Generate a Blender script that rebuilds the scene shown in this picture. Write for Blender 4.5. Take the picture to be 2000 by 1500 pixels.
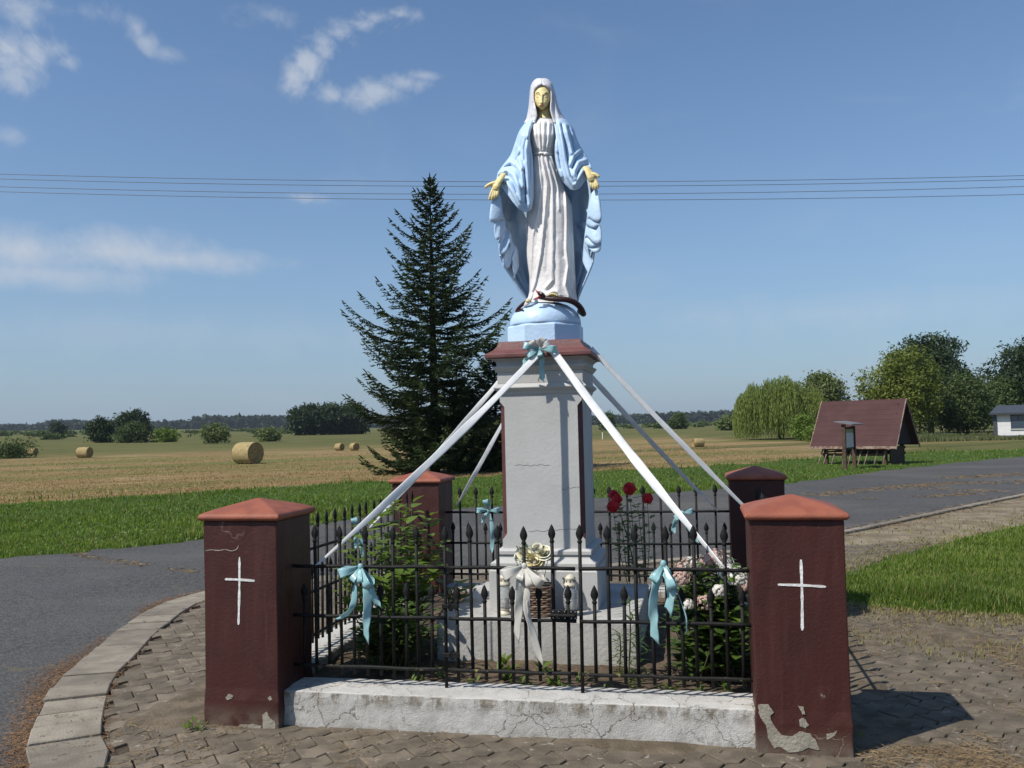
import bpy, bmesh, math, random
import numpy as np
from mathutils import Vector, Matrix
random.seed(7)
RNG = np.random.default_rng(11)
scene = bpy.context.scene
for o in list(bpy.data.objects):
    bpy.data.objects.remove(o)
COL = scene.collection

# ------------------------------------------------------------------ camera
FPX, PITCH, ROLL, EYE = 1753.0, 0.0482, 0.0228, 1.567     # focal length in px of the 2000 px wide photo
cd = bpy.data.cameras.new('camera')
cam = bpy.data.objects.new('camera', cd)
COL.objects.link(cam)
cd.sensor_width = 36.0
cd.lens = 36.0 * FPX / 2000.0
cd.clip_start = 0.05
cd.clip_end = 12000
cam.matrix_world = Matrix.Translation((0, 0, EYE)) @ Matrix.Rotation(math.pi / 2 + PITCH, 4, 'X') @ Matrix.Rotation(-ROLL, 4, 'Z')
scene.camera = cam

# ------------------------------------------------------------------ sun and sky
SUN_EL = math.radians(50.0)
SUN_HEAD = math.radians(57.5)          # light travels towards this heading (from +Y towards +X)
sund = bpy.data.lights.new('sun', 'SUN')
sund.energy = 5.0
sund.angle = math.radians(0.53)
sund.color = (1.0, 0.95, 0.87)
sun = bpy.data.objects.new('sun', sund)
COL.objects.link(sun)
ldir = Vector((math.sin(SUN_HEAD) * math.cos(SUN_EL), math.cos(SUN_HEAD) * math.cos(SUN_EL), -math.sin(SUN_EL)))
sun.rotation_euler = ldir.to_track_quat('-Z', 'Y').to_euler()

world = bpy.data.worlds.new('World')
scene.world = world
world.use_nodes = True


def pix_dir(x, y):
    """direction through a pixel of the 2000x1500 photograph"""
    ix = (x - 1000) / FPX
    iy = (750 - y) / FPX
    a = ix * math.cos(ROLL) + iy * math.sin(ROLL)
    b = -ix * math.sin(ROLL) + iy * math.cos(ROLL)
    return Vector((a, math.cos(PITCH) - b * math.sin(PITCH), math.sin(PITCH) + b * math.cos(PITCH)))


class NT:
    """little helper round a node tree"""
    def __init__(self, tree):
        self.t = tree
        self.t.nodes.clear()

    def n(self, kind, **kw):
        nd = self.t.nodes.new(kind)
        ins = kw.pop('ins', {})
        for k, v in kw.items():
            setattr(nd, k, v)
        for k, v in ins.items():
            self.set(nd, k, v)
        return nd

    def set(self, nd, k, v):
        s = nd.inputs[k]
        if hasattr(v, 'is_output') or isinstance(v, bpy.types.NodeSocket):
            self.t.links.new(v, s)
        else:
            if s.type == 'RGBA' and len(v) == 3:
                v = (*v, 1)
            s.default_value = v

    def math(self, op, a, b=None, c=None, clamp=False):
        nd = self.t.nodes.new('ShaderNodeMath')
        nd.operation = op
        nd.use_clamp = clamp
        for i, v in enumerate((a, b, c)):
            if v is not None:
                self.set(nd, i, v)
        return nd.outputs[0]

    def vmath(self, op, a, b=None):
        nd = self.t.nodes.new('ShaderNodeVectorMath')
        nd.operation = op
        self.set(nd, 0, a)
        if b is not None:
            self.set(nd, 1, b)
        return nd.outputs['Value'] if op in ('LENGTH', 'DISTANCE', 'DOT_PRODUCT') else nd.outputs[0]

    def noise(self, vec, scale, detail=4, rough=0.55, dist=0.0):
        nd = self.t.nodes.new('ShaderNodeTexNoise')
        self.t.links.new(vec, nd.inputs['Vector'])
        nd.inputs['Scale'].default_value = scale
        nd.inputs['Detail'].default_value = detail
        nd.inputs['Roughness'].default_value = rough
        nd.inputs['Distortion'].default_value = dist
        return nd.outputs['Fac']

    def ramp(self, fac, lo, hi):
        nd = self.t.nodes.new('ShaderNodeMapRange')
        nd.interpolation_type = 'SMOOTHSTEP'
        self.t.links.new(fac, nd.inputs[0])
        nd.inputs[1].default_value = lo
        nd.inputs[2].default_value = hi
        return nd.outputs[0]

    def mix(self, fac, a, b, blend='MIX'):
        nd = self.t.nodes.new('ShaderNodeMix')
        nd.data_type = 'RGBA'
        nd.blend_type = blend
        self.set(nd, 0, fac)
        self.set(nd, 6, a)
        self.set(nd, 7, b)
        return nd.outputs[2]


def build_world():
    T = NT(world.node_tree)
    sky = T.n('ShaderNodeTexSky', sky_type='NISHITA')
    sky.sun_disc = False
    sky.sun_elevation = SUN_EL
    sky.sun_rotation = SUN_HEAD + math.pi
    sky.altitude = 60
    sky.air_density = 1.0
    sky.dust_density = 0.55
    sky.ozone_density = 2.0
    tc = T.n('ShaderNodeTexCoord').outputs['Generated']
    nrm = T.vmath('NORMALIZE', tc)
    # clouds: soft patches broken up by noise, plus thin veils everywhere
    blobs = [(15, 95, 60, 60, 1.0), (60, 100, 55, 42, .95), (105, 95, 45, 26, .85), (135, 120, 30, 22, .7), (40, 25, 60, 40, .9), (20, 150, 30, 30, .8), (90, 10, 50, 22, .6), (265, 55, 28, 34, .8), (285, 82, 30, 26, .75), (325, 105, 34, 18, .5),
             (572, 150, 36, 44, 1.0), (600, 118, 44, 40, 1.0), (632, 86, 48, 36, 1.0), (664, 62, 56, 30, 1.05), (700, 46, 62, 25, 1.05), (740, 34, 60, 19, 1.0), (778, 26, 48, 14, .85),
             (650, 186, 46, 26, .85), (695, 192, 52, 30, .95), (740, 180, 56, 26, .95), (785, 163, 52, 18, .85), (826, 147, 34, 11, .7),
             (40, 490, 250, 56, 1.1), (205, 492, 250, 50, 1.15), (340, 506, 230, 34, 1.05), (80, 535, 260, 38, .9), (600, 388, 50, 12, .6), (20, 270, 34, 20, .6), (525, 30, 80, 26, .45),
             (1650, 610, 500, 50, .32), (300, 650, 600, 55, .26), (195, 25, 45, 26, .5)]
    n1 = T.noise(nrm, 15, 8, .66, .6)
    n2 = T.noise(nrm, 44, 5, .6, .3)
    nn = T.math('ADD', T.math('MULTIPLY', n1, .72), T.math('MULTIPLY', n2, .28))
    nn = T.math('MULTIPLY', T.math('SUBTRACT', nn, .5), 4.2)
    total = None
    for (x, y, rx, ry, st) in blobs:
        c = pix_dir(x, y).normalized()
        ax, az = rx / FPX, ry / FPX
        d = T.vmath('SUBTRACT', nrm, tuple(c))
        d = T.vmath('MULTIPLY', d, (1 / ax, .8 / ax, 1 / az))
        ln = T.vmath('LENGTH', d)
        m = T.math('ADD', T.math('SUBTRACT', 1.0, ln), T.math('MULTIPLY', nn, .5) if rx > 200 else nn)
        m = T.ramp(m, -.1, 1.25)
        edge = T.ramp(ln, 1.9, .75)
        m = T.math('MULTIPLY', T.math('MULTIPLY', m, edge), st)
        total = m if total is None else T.math('MAXIMUM', total, m)
    veil = T.ramp(T.noise(T.vmath('MULTIPLY', nrm, (1.0, 1.0, 3.2)), 3.2, 6, .6, .6), .5, .95)
    total = T.math('MAXIMUM', total, T.math('MULTIPLY', veil, .30))
    cl = T.math('MULTIPLY', total, .72, clamp=True)
    # pale summer haze low over the land, all round
    z = T.n('ShaderNodeSeparateXYZ', ins={0: nrm}).outputs[2]
    low = T.math('MULTIPLY', T.math('POWER', T.math('SUBTRACT', 1.0, T.math('ABSOLUTE', z), clamp=True), 5.0), .8)
    skc = T.mix(low, T.vmath('MULTIPLY', sky.outputs[0], (1.06, 1.22, 1.34)), (2.55, 3.5, 5.05))
    col = T.mix(cl, skc, (6.0, 6.5, 7.3))
    bg = T.n('ShaderNodeBackground', ins={'Color': col, 'Strength': 0.095})
    out = T.n('ShaderNodeOutputWorld', ins={'Surface': bg.outputs[0]})


build_world()
scene.render.engine = 'CYCLES'
scene.view_settings.view_transform = 'Standard'
scene.view_settings.look = 'None'
scene.view_settings.gamma = 1
scene.view_settings.use_curve_mapping = False
scene.view_settings.exposure = 0.0
scene.cycles.max_bounces = 5
scene.cycles.diffuse_bounces = 2
scene.cycles.glossy_bounces = 2
scene.cycles.transmission_bounces = 5

# ------------------------------------------------------------------ places
CXE, CYE, TH = 0.275, 6.215, 0.2054          # centre and turn of the fenced enclosure
PW, PD, PS, PH = 2.8485, 3.018, 0.4247, 1.10  # pillar spacing, pillar side, pillar height
CT, ST = math.cos(TH), math.sin(TH)


def e2w(u, v, z=0.0):
    return Vector((CXE + u * CT + v * ST, CYE - u * ST + v * CT, z))


def on_z(x, y, z=0.0):
    r = pix_dir(x, y)
    t = (z - EYE) / r.z
    return Vector((r.x * t, r.y * t, z))


def on_v(x, y, v):
    r = pix_dir(x, y)
    t = (v + CXE * ST + CYE * CT) / (r.x * ST + r.y * CT)
    X, Y = r.x * t - CXE, r.y * t - CYE
    return (X * CT - Y * ST, v, EYE + r.z * t)


def rise(x, y):
    """the land far off climbs very gently, more so to the left"""
    if y < 30:
        return 0.0
    az = max(-0.9, min(0.5, x / y))
    e = 0.0023 + 0.0165 * max(0.0, -az)
    d = y - 30
    return e * d * d / (d + 25.0)


def on_land(x, y):
    r = pix_dir(x, y)
    lo, hi = 2.0, None
    t = 3.0
    while t < 6000:
        if EYE + r.z * t < rise(r.x * t, r.y * t):
            hi = t
            break
        lo = t
        t *= 1.02
    if hi is None:
        hi = lo
    for _ in range(30):
        m = (lo + hi) / 2
        if EYE + r.z * m < rise(r.x * m, r.y * m):
            hi = m
        else:
            lo = m
    return Vector((r.x * hi, r.y * hi, rise(r.x * hi, r.y * hi)))


def px_m(dist):
    return dist / FPX


def at_depth(x, y, Y):
    r = pix_dir(x, y)
    t = Y / r.y
    return Vector((r.x * t, Y, EYE + r.z * t))


# ------------------------------------------------------------------ objects
def link(o, parent=None):
    COL.objects.link(o)
    if parent is not None:
        o.parent = parent
    return o


def mesh(name, verts, faces, mat=None, parent=None, smooth=False, loc=None, rotz=None, uv=None):
    me = bpy.data.meshes.new(name)
    if isinstance(verts, np.ndarray) and isinstance(faces, np.ndarray):
        nv, nf, k = len(verts), len(faces), faces.shape[1]
        me.vertices.add(nv)
        me.vertices.foreach_set('co', verts.astype(np.float32).ravel())
        me.loops.add(nf * k)
        me.loops.foreach_set('vertex_index', faces.astype(np.int32).ravel())
        me.polygons.add(nf)
        me.polygons.foreach_set('loop_start', np.arange(0, nf * k, k, dtype=np.int32))
        me.update(calc_edges=True)
        me.validate()
    else:
        me.from_pydata([tuple(v) for v in verts], [], [tuple(f) for f in faces])
    if smooth:
        me.polygons.foreach_set('use_smooth', [True] * len(me.polygons))
    if mat is not None:
        for m in (mat if isinstance(mat, (list, tuple)) else [mat]):
            me.materials.append(m)
    me.update()
    o = bpy.data.objects.new(name, me)
    link(o, parent)
    if loc is not None:
        o.location = loc
    if rotz is not None:
        o.rotation_euler = (0, 0, rotz)
    return o


def tag(o, label=None, cat=None, group=None, kind=None):
    if label:
        o['label'] = label
    if cat:
        o['category'] = cat
    if group:
        o['group'] = group
    if kind:
        o['kind'] = kind
    return o


def thing(name, label, cat, loc=(0, 0, 0), rotz=0.0, group=None):
    o = bpy.data.objects.new(name, None)
    o.empty_display_size = 0.1
    link(o)
    o.location = loc
    o.rotation_euler = (0, 0, rotz)
    return tag(o, label, cat, group)


def copy_tree(o, parent=None):
    c = o.copy()
    COL.objects.link(c)
    c.parent = parent
    for ch in list(o.children):
        copy_tree(ch, c)
    return c


class B:
    """collects shapes for one mesh"""
    def __init__(self):
        self.v, self.f, self.mi = [], [], []

    def add(self, vs, fs, m=0):
        o = len(self.v)
        self.v += [tuple(p) for p in vs]
        self.f += [tuple(i + o for i in f) for f in fs]
        self.mi += [m] * len(fs)
        return self

    def box(self, x0, x1, y0, y1, z0, z1, m=0):
        vs = [(x0, y0, z0), (x1, y0, z0), (x1, y1, z0), (x0, y1, z0), (x0, y0, z1), (x1, y0, z1), (x1, y1, z1), (x0, y1, z1)]
        return self.add(vs, [(3, 2, 1, 0), (4, 5, 6, 7), (0, 1, 5, 4), (1, 2, 6, 5), (2, 3, 7, 6), (3, 0, 4, 7)], m)

    def sections(self, secs, n=4, rot=math.pi / 4, m=0, cap=True):
        """stack of regular or given outlines: list of (outline list of xy, z)"""
        k = len(secs[0][0])
        o = len(self.v)
        for out, z in secs:
            self.v += [(p[0], p[1], z) for p in out]
        for i in range(len(secs) - 1):
            for j in range(k):
                a, b = o + i * k + j, o + i * k + (j + 1) % k
                self.f.append((a, b, b + k, a + k))
                self.mi.append(m)
        if cap:
            self.f.append(tuple(o + j for j in reversed(range(k))))
            self.f.append(tuple(o + (len(secs) - 1) * k + j for j in range(k)))
            self.mi += [m, m]
        return self

    def tube(self, pts, rad, n=8, m=0, cap=True, flat=1.0):
        pts = [Vector(p) for p in pts]
        if not isinstance(rad, (list, tuple)):
            rad = [rad] * len(pts)
        o = len(self.v)
        prev = None
        for i, p in enumerate(pts):
            t = (pts[min(i + 1, len(pts) - 1)] - pts[max(i - 1, 0)])
            t = t.normalized() if t.length > 1e-9 else Vector((0, 0, 1))
            if prev is None:
                ref = Vector((0, 0, 1)) if abs(t.z) < .9 else Vector((1, 0, 0))
                a = t.cross(ref).normalized()
            else:
                a = (prev - t * prev.dot(t))
                a = a.normalized() if a.length > 1e-9 else t.orthogonal().normalized()
            prev = a
            b = t.cross(a)
            for j in range(n):
                g = 2 * math.pi * j / n
                q = p + a * (math.cos(g) * rad[i]) + b * (math.sin(g) * rad[i] * flat)
                self.v.append(tuple(q))
        for i in range(len(pts) - 1):
            for j in range(n):
                x, y = o + i * n + j, o + i * n + (j + 1) % n
                self.f.append((x, y, y + n, x + n))
                self.mi.append(m)
        if cap:
            self.f.append(tuple(o + j for j in reversed(range(n))))
            self.f.append(tuple(o + (len(pts) - 1) * n + j for j in range(n)))
            self.mi += [m, m]
        return self

    def lathe(self, prof, n=24, c=(0, 0), m=0):
        o = len(self.v)
        for r, z in prof:
            for j in range(n):
                g = 2 * math.pi * j / n
                self.v.append((c[0] + r * math.cos(g), c[1] + r * math.sin(g), z))
        for i in range(len(prof) - 1):
            for j in range(n):
                x, y = o + i * n + j, o + i * n + (j + 1) % n
                self.f.append((x, y, y + n, x + n))
                self.mi.append(m)
        self.f.append(tuple(o + j for j in reversed(range(n))))
        self.f.append(tuple(o + (len(prof) - 1) * n + j for j in range(n)))
        self.mi += [m, m]
        return self

    def ell(self, c, r, n=12, k=8, m=0):
        prof = []
        o = len(self.v)
        for i in range(k + 1):
            a = -math.pi / 2 + math.pi * i / k
            rr, z = max(math.cos(a), .02), math.sin(a)
            for j in range(n):
                g = 2 * math.pi * j / n
                self.v.append((c[0] + r[0] * rr * math.cos(g), c[1] + r[1] * rr * math.sin(g), c[2] + r[2] * z))
        for i in range(k):
            for j in range(n):
                x, y = o + i * n + j, o + i * n + (j + 1) % n
                self.f.append((x, y, y + n, x + n))
                self.mi.append(m)
        return self

    def grid(self, rows, m=0, wrap=False):
        """rows: list of equally long lists of points"""
        o = len(self.v)
        k = len(rows[0])
        for r in rows:
            self.v += [tuple(p) for p in r]
        for i in range(len(rows) - 1):
            for j in range(k if wrap else k - 1):
                a, b = o + i * k + j, o + i * k + (j + 1) % k
                self.f.append((a, b, b + k, a + k))
                self.mi.append(m)
        return self

    def build(self, name, mat, parent=None, smooth=False, loc=None, rotz=None):
        o = mesh(name, self.v, self.f, mat, parent, smooth, loc, rotz)
        if any(self.mi):
            o.data.polygons.foreach_set('material_index', self.mi)
        return o


def bevel(o, w, seg=2, ang=35):
    md = o.modifiers.new('bevel', 'BEVEL')
    md.width = w
    md.segments = seg
    md.limit_method = 'ANGLE'
    md.angle_limit = math.radians(ang)
    md.harden_normals = False
    return o


def solid(o, t, off=0.0):
    md = o.modifiers.new('thickness', 'SOLIDIFY')
    md.thickness = t
    md.offset = off
    return o


def subsurf(o, n=1):
    md = o.modifiers.new('smooth', 'SUBSURF')
    md.levels = n
    md.render_levels = n
    return o


def spline(pts, n):
    """Catmull-Rom through pts, n samples in all"""
    P = [Vector(p) for p in pts]
    out = []
    m = len(P) - 1
    for i in range(n):
        t = i / (n - 1) * m
        k = min(int(t), m - 1)
        t -= k
        p0, p1, p2, p3 = P[max(k - 1, 0)], P[k], P[k + 1], P[min(k + 2, m)]
        out.append(0.5 * ((2 * p1) + (p2 - p0) * t + (2 * p0 - 5 * p1 + 4 * p2 - p3) * t * t + (3 * p1 - p0 - 3 * p2 + p3) * t ** 3))
    return out


def lerp_tab(tab, x):
    """tab: list of (x, y) with x ascending"""
    if x <= tab[0][0]:
        return tab[0][1]
    for (a, b), (c, d) in zip(tab, tab[1:]):
        if x <= c:
            return b + (d - b) * (x - a) / (c - a)
    return tab[-1][1]


# ------------------------------------------------------------------ materials
MATS = {}


def pmat(name, col, col2=None, rough=.7, scale=8.0, bump=0.0, bscale=60.0, spots=None, spot_col=None, spot_scale=20.0, metal=0.0,
         rnd=0.0, coat=0.0, spec=.5, coords='Object', detail=5, trans=0.0, sss=0.0, lo=.35, hi=.65):
    if name in MATS:
        return MATS[name]
    m = bpy.data.materials.new(name)
    m.use_nodes = True
    T = NT(m.node_tree)
    tc = T.n('ShaderNodeTexCoord').outputs[coords]
    if rnd:
        orn = T.n('ShaderNodeObjectInfo').outputs['Random']
        tc = T.vmath('ADD', tc, T.n('ShaderNodeCombineXYZ', ins={0: T.math('MULTIPLY', orn, 37.0), 1: T.math('MULTIPLY', orn, 91.0), 2: T.math('MULTIPLY', orn, 13.0)}).outputs[0])
    c = T.n('ShaderNodeRGB').outputs[0]
    c.default_value = (*col, 1)
    if col2:
        f = T.ramp(T.noise(tc, scale, detail), lo, hi)
        c = T.mix(f, c, (*col2, 1))
    if spots:
        f = T.ramp(T.noise(tc, spot_scale, 6, .65), spots, spots + .06)
        c = T.mix(f, c, (*spot_col, 1))
    if rnd:
        oi = T.n('ShaderNodeObjectInfo').outputs['Random']
        hv = T.n('ShaderNodeHueSaturation')
        T.set(hv, 'Color', c)
        T.set(hv, 'Value', T.math('ADD', T.math('MULTIPLY', oi, 2 * rnd), 1 - rnd))
        c = hv.outputs[0]
    p = T.n('ShaderNodeBsdfPrincipled', ins={'Base Color': c, 'Roughness': rough, 'Metallic': metal, 'Coat Weight': coat, 'Specular IOR Level': spec})
    if trans:
        p.inputs['Transmission Weight'].default_value = trans
    if bump:
        b = T.n('ShaderNodeBump', ins={'Height': T.noise(tc, bscale, 6, .6), 'Strength': bump, 'Distance': .01})
        T.set(p, 'Normal', b.outputs[0])
    T.n('ShaderNodeOutputMaterial', ins={'Surface': p.outputs[0]})
    MATS[name] = m
    return m


def leafmat(name, col, col2, rough=.55, trans=.35, scale=.8, tcol=None):
    """leaves: diffuse and some light through the blade, varied from clump to clump"""
    if name in MATS:
        return MATS[name]
    m = bpy.data.materials.new(name)
    m.use_nodes = True
    T = NT(m.node_tree)
    tc = T.n('ShaderNodeNewGeometry').outputs['Position']
    ri = T.n('ShaderNodeNewGeometry').outputs['Random Per Island']
    f = T.math('ADD', T.math('MULTIPLY', T.ramp(T.noise(tc, scale, 3), .3, .7), .35), T.math('MULTIPLY', ri, .35))
    f = T.math('ADD', f, T.math('MULTIPLY', T.ramp(T.noise(tc, scale * .22, 3), .35, .65), .3))
    c = T.mix(f, (*col, 1), (*col2, 1))
    p = T.n('ShaderNodeBsdfPrincipled', ins={'Base Color': c, 'Roughness': rough, 'Specular IOR Level': .3})
    t = T.n('ShaderNodeBsdfTranslucent', ins={'Color': T.mix(.5, c, tcol or (col2[0] * 1.3, col2[1] * 1.4, col2[2] * .7))})
    s = T.n('ShaderNodeMixShader', ins={0: trans, 1: p.outputs[0], 2: t.outputs[0]})
    T.n('ShaderNodeOutputMaterial', ins={'Surface': s.outputs[0]})
    MATS[name] = m
    return m

# ================================================================== THE SETTING: land, road, kerb, paving, lawn
def rise(x, y):
    if y < 45:
        return 0.0
    az = max(-0.9, min(0.5, x / y))
    e = 0.0023 + 0.0165 * max(0.0, -az)
    d = y - 45
    return e * d * d / (d + 18.0)


def ground_mat():
    m = bpy.data.materials.new('field_soil_and_stubble')
    m.use_nodes = True
    T = NT(m.node_tree)
    pos = T.n('ShaderNodeNewGeometry').outputs['Position']
    sx = T.n('ShaderNodeSeparateXYZ', ins={0: pos})
    X, Y = sx.outputs[0], sx.outputs[1]
    q = T.math('ADD', T.math('MULTIPLY', X, -.49), T.math('MULTIPLY', Y, .87))
    p2 = T.math('ADD', T.math('MULTIPLY', X, .87), T.math('MULTIPLY', Y, .49))
    row = T.n('ShaderNodeCombineXYZ', ins={0: T.math('MULTIPLY', p2, .22), 1: q, 2: 0.0}).outputs[0]
    nbig = T.noise(row, .16, 5, .6)
    nmid = T.noise(row, .9, 5, .65)
    nfine = T.noise(pos, 5.5, 6, .7)
    gold = T.mix(T.ramp(nfine, .3, .7), (.32, .218, .10, 1), (.175, .112, .05, 1))
    gold = T.mix(T.math('MULTIPLY', T.ramp(nmid, .48, .68), .85), gold, (.40, .31, .175, 1))
    weeds = T.mix(T.ramp(nfine, .3, .7), (.085, .12, .028, 1), (.15, .165, .045, 1))
    gmask = T.ramp(T.math('ADD', T.math('MULTIPLY', nbig, .75), T.math('MULTIPLY', nmid, .35)), .51, .64)
    nrow = T.noise(row, 3.4, 6, .7)
    gold = T.mix(T.math('MULTIPLY', T.ramp(nrow, .52, .68), .7), gold, (.13, .088, .042, 1))
    gold = T.mix(T.math('MULTIPLY', T.ramp(nrow, .46, .34), .6), gold, (.44, .345, .20, 1))
    fld = T.mix(T.math('MULTIPLY', gmask, .8), gold, weeds)
    green = T.mix(T.ramp(nbig, .3, .7), (.062, .078, .022, 1), (.13, .13, .045, 1))
    green = T.mix(T.math('MULTIPLY', T.ramp(nmid, .4, .7), .5), green, (.21, .17, .075, 1))
    wob = T.math('MULTIPLY', T.math('SUBTRACT', nbig, .5), 26.0)
    far = T.ramp(T.math('ADD', q, wob), 62, 92)
    stripe = T.math('MULTIPLY', T.ramp(T.math('ADD', q, T.math('MULTIPLY', wob, .15)), 39, 41), T.ramp(T.math('ADD', q, T.math('MULTIPLY', wob, .15)), 46, 43.5))
    stripe = T.math('MULTIPLY', stripe, T.ramp(X, -4, 8))
    right = T.ramp(T.math('ADD', X, wob), 15, 21)
    pale = T.math('MULTIPLY', T.ramp(q, 33.5, 35), T.ramp(q, 39, 37))
    right = T.math('MULTIPLY', right, T.math('SUBTRACT', 1.0, T.math('MULTIPLY', pale, .55)))
    mk = T.math('MAXIMUM', T.math('MAXIMUM', far, right), T.math('MULTIPLY', stripe, .85))
    c = T.mix(mk, fld, green)
    b = T.n('ShaderNodeBump', ins={'Height': T.noise(pos, 9, 6, .7), 'Strength': .8, 'Distance': .12})
    p = T.n('ShaderNodeBsdfPrincipled', ins={'Base Color': c, 'Roughness': .95, 'Specular IOR Level': .1, 'Normal': b.outputs[0]})
    T.n('ShaderNodeOutputMaterial', ins={'Surface': p.outputs[0]})
    return m


def make_ground():
    ys = [-60, -20, -5, 0, 5, 10, 20, 30, 40, 45, 50, 55, 62, 70, 80, 92, 108, 130, 160, 200, 260, 340, 450, 600, 800, 1100, 1600]
    rows = []
    N = 60
    for y in ys:
        hw = max(90, abs(y) * 1.3)
        rows.append([(-hw + 2 * hw * j / N, y, rise(-hw + 2 * hw * j / N, y)) for j in range(N + 1)])
    o = B().grid(rows).build('ground', ground_mat(), smooth=True)
    tag(o, kind='structure')


make_ground()
from mathutils.geometry import tessellate_polygon


def sheet(name, poly, z, mat):
    pts = [Vector((p[0], p[1], z)) for p in poly]
    tris = tessellate_polygon([pts])
    fs = []
    for t in tris:
        a, b, c = (pts[i] for i in t)
        fs.append(t if (b - a).cross(c - a).z > 0 else t[::-1])
    o = mesh(name, pts, fs, mat)
    return tag(o, kind='structure')


def asphalt():
    m = bpy.data.materials.new('worn_asphalt')
    m.use_nodes = True
    T = NT(m.node_tree)
    pos = T.n('ShaderNodeNewGeometry').outputs['Position']
    fine = T.math('ADD', T.math('MULTIPLY', T.noise(pos, 60, 3, .7), .55), T.math('MULTIPLY', T.noise(pos, 17, 4, .75), .45))
    mid = T.noise(pos, 6, 6, .65)
    big = T.noise(pos, .55, 4)
    c = T.mix(T.ramp(fine, .36, .64), (.024, .0235, .024, 1), (.112, .107, .100, 1))
    c = T.mix(T.math('MULTIPLY', T.ramp(big, .35, .7), .55), c, (.085, .083, .080, 1))
    c = T.mix(T.math('MULTIPLY', T.ramp(mid, .56, .75), .4), c, (.15, .14, .12, 1))
    c = T.mix(T.math('MULTIPLY', T.ramp(T.noise(T.vmath('MULTIPLY', pos, (.6, 1.0, 1.0)), .33, 5, .65), .45, .72), .6), c, (.135, .126, .112, 1))
    chip = T.n('ShaderNodeTexVoronoi', ins={'Vector': pos, 'Scale': 42.0})
    c = T.mix(T.math('MULTIPLY', T.ramp(chip.outputs['Distance'], .22, .1), .30), c, (.26, .25, .23, 1))
    # long cracks, some of them with moss and dry grass
    vor = T.n('ShaderNodeTexVoronoi', feature='DISTANCE_TO_EDGE', ins={'Vector': T.vmath('ADD', pos, T.vmath('MULTIPLY', T.n('ShaderNodeTexNoise', ins={'Vector': pos, 'Scale': 1.2, 'Detail': 5.0}).outputs['Color'], (1.2, 1.2, 0))), 'Scale': .22})
    cr = T.ramp(vor.outputs['Distance'], .008, .002)
    c = T.mix(T.math('MULTIPLY', cr, T.math('MULTIPLY', T.ramp(T.noise(pos, 1.3, 3), .48, .64), .6)), c, (.12, .105, .06, 1))
    h = T.math('ADD', fine, T.math('MULTIPLY', chip.outputs['Distance'], -.5))
    b = T.n('ShaderNodeBump', ins={'Height': h, 'Strength': 1.0, 'Distance': .012})
    p = T.n('ShaderNodeBsdfPrincipled', ins={'Base Color': c, 'Roughness': .85, 'Specular IOR Level': .3, 'Normal': b.outputs[0]})
    T.n('ShaderNodeOutputMaterial', ins={'Surface': p.outputs[0]})
    return m


def grass_ground():
    m = bpy.data.materials.new('turf_soil')
    m.use_nodes = True
    T = NT(m.node_tree)
    pos = T.n('ShaderNodeNewGeometry').outputs['Position']
    c = T.mix(T.ramp(T.noise(pos, 14, 6, .7), .3, .7), (.035, .07, .012, 1), (.085, .14, .024, 1))
    c = T.mix(T.math('MULTIPLY', T.ramp(T.noise(pos, .9, 5, .6), .5, .72), .5), c, (.13, .13, .04, 1))
    b = T.n('ShaderNodeBump', ins={'Height': T.noise(pos, 22, 6, .7), 'Strength': 1.0, 'Distance': .06})
    p = T.n('ShaderNodeBsdfPrincipled', ins={'Base Color': c, 'Roughness': .9, 'Specular IOR Level': .15, 'Normal': b.outputs[0]})
    T.n('ShaderNodeOutputMaterial', ins={'Surface': p.outputs[0]})
    return m


M_ASPH, M_TURF = asphalt(), grass_ground()
KI_PX = [(211, 1500), (199, 1454), (201, 1408), (211, 1362), (227, 1325), (261, 1291), (307, 1239), (331, 1221), (365, 1196), (399, 1179)]
ki = [on_z(*p) for p in KI_PX]
kerb_inner = [Vector((-1.45, 2.2, 0)), Vector((-1.75, 3.4, 0))] + ki + [Vector(p) for p in ((-2.62, 8.98, 0), (-1.9, 9.35, 0), (-.8, 9.55, 0), (.6, 9.72, 0), (1.9, 10.2, 0), (3.2, 11.2, 0), (4.75, 12.55, 0), (7.3, 15.0, 0), (10.3, 17.85, 0), (20, 27, 0), (45, 51, 0))]
kcurve = spline(kerb_inner, 1600)
kn = []
for i, p in enumerate(kcurve):
    t = kcurve[min(i + 1, 1599)] - kcurve[max(i - 1, 0)]
    kn.append(Vector((-t.y, t.x, 0)).normalized())     # towards the road
far_edge = [(-40, -6), (-12, 7.6), (-9, 9.9), (-6.71, 11.76), (-4.6, 13.4), (-2.44, 16.4), (1.8, 19.4), (6.79, 22.54), (10.56, 26.5), (14.5, 30.2), (19.25, 34.2), (50, 59)]
fe = [(p.x, p.y) for p in spline([(x, y, 0) for x, y in far_edge], 90)]
fe = [(x + .12 * math.sin(i * 1.7) + .08 * math.sin(i * 3.1), y + .1 * math.sin(i * 2.3)) for i, (x, y) in enumerate(fe)]
road_poly = [(p.x, p.y) for p in kcurve[::15]] + [(kcurve[-1].x, kcurve[-1].y)] + fe[::-1] + [(-40, -20), (-1.2, -20)]
sheet('road', road_poly, .008, M_ASPH)
# grass verge between road and field
FIELD_EDGE = [(-42, 5.0), (-20, 17.2), (-13.07, 21.1), (-8.9, 24.0), (-5.1, 27.2), (1.5, 30.2), (7.8, 33.2), (12, 37), (17, 41), (30, 44), (62, 66)]
fe2 = [(p.x + .5 * math.sin(i * 1.3), p.y + .35 * math.sin(i * 2.1 + 1)) for i, p in enumerate(spline([(x, y, 0) for x, y in FIELD_EDGE], 120))]
sheet('grass_verge', [(-40.5, -6)] + fe[1:] + fe2[::-1], .004, M_TURF)
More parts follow.
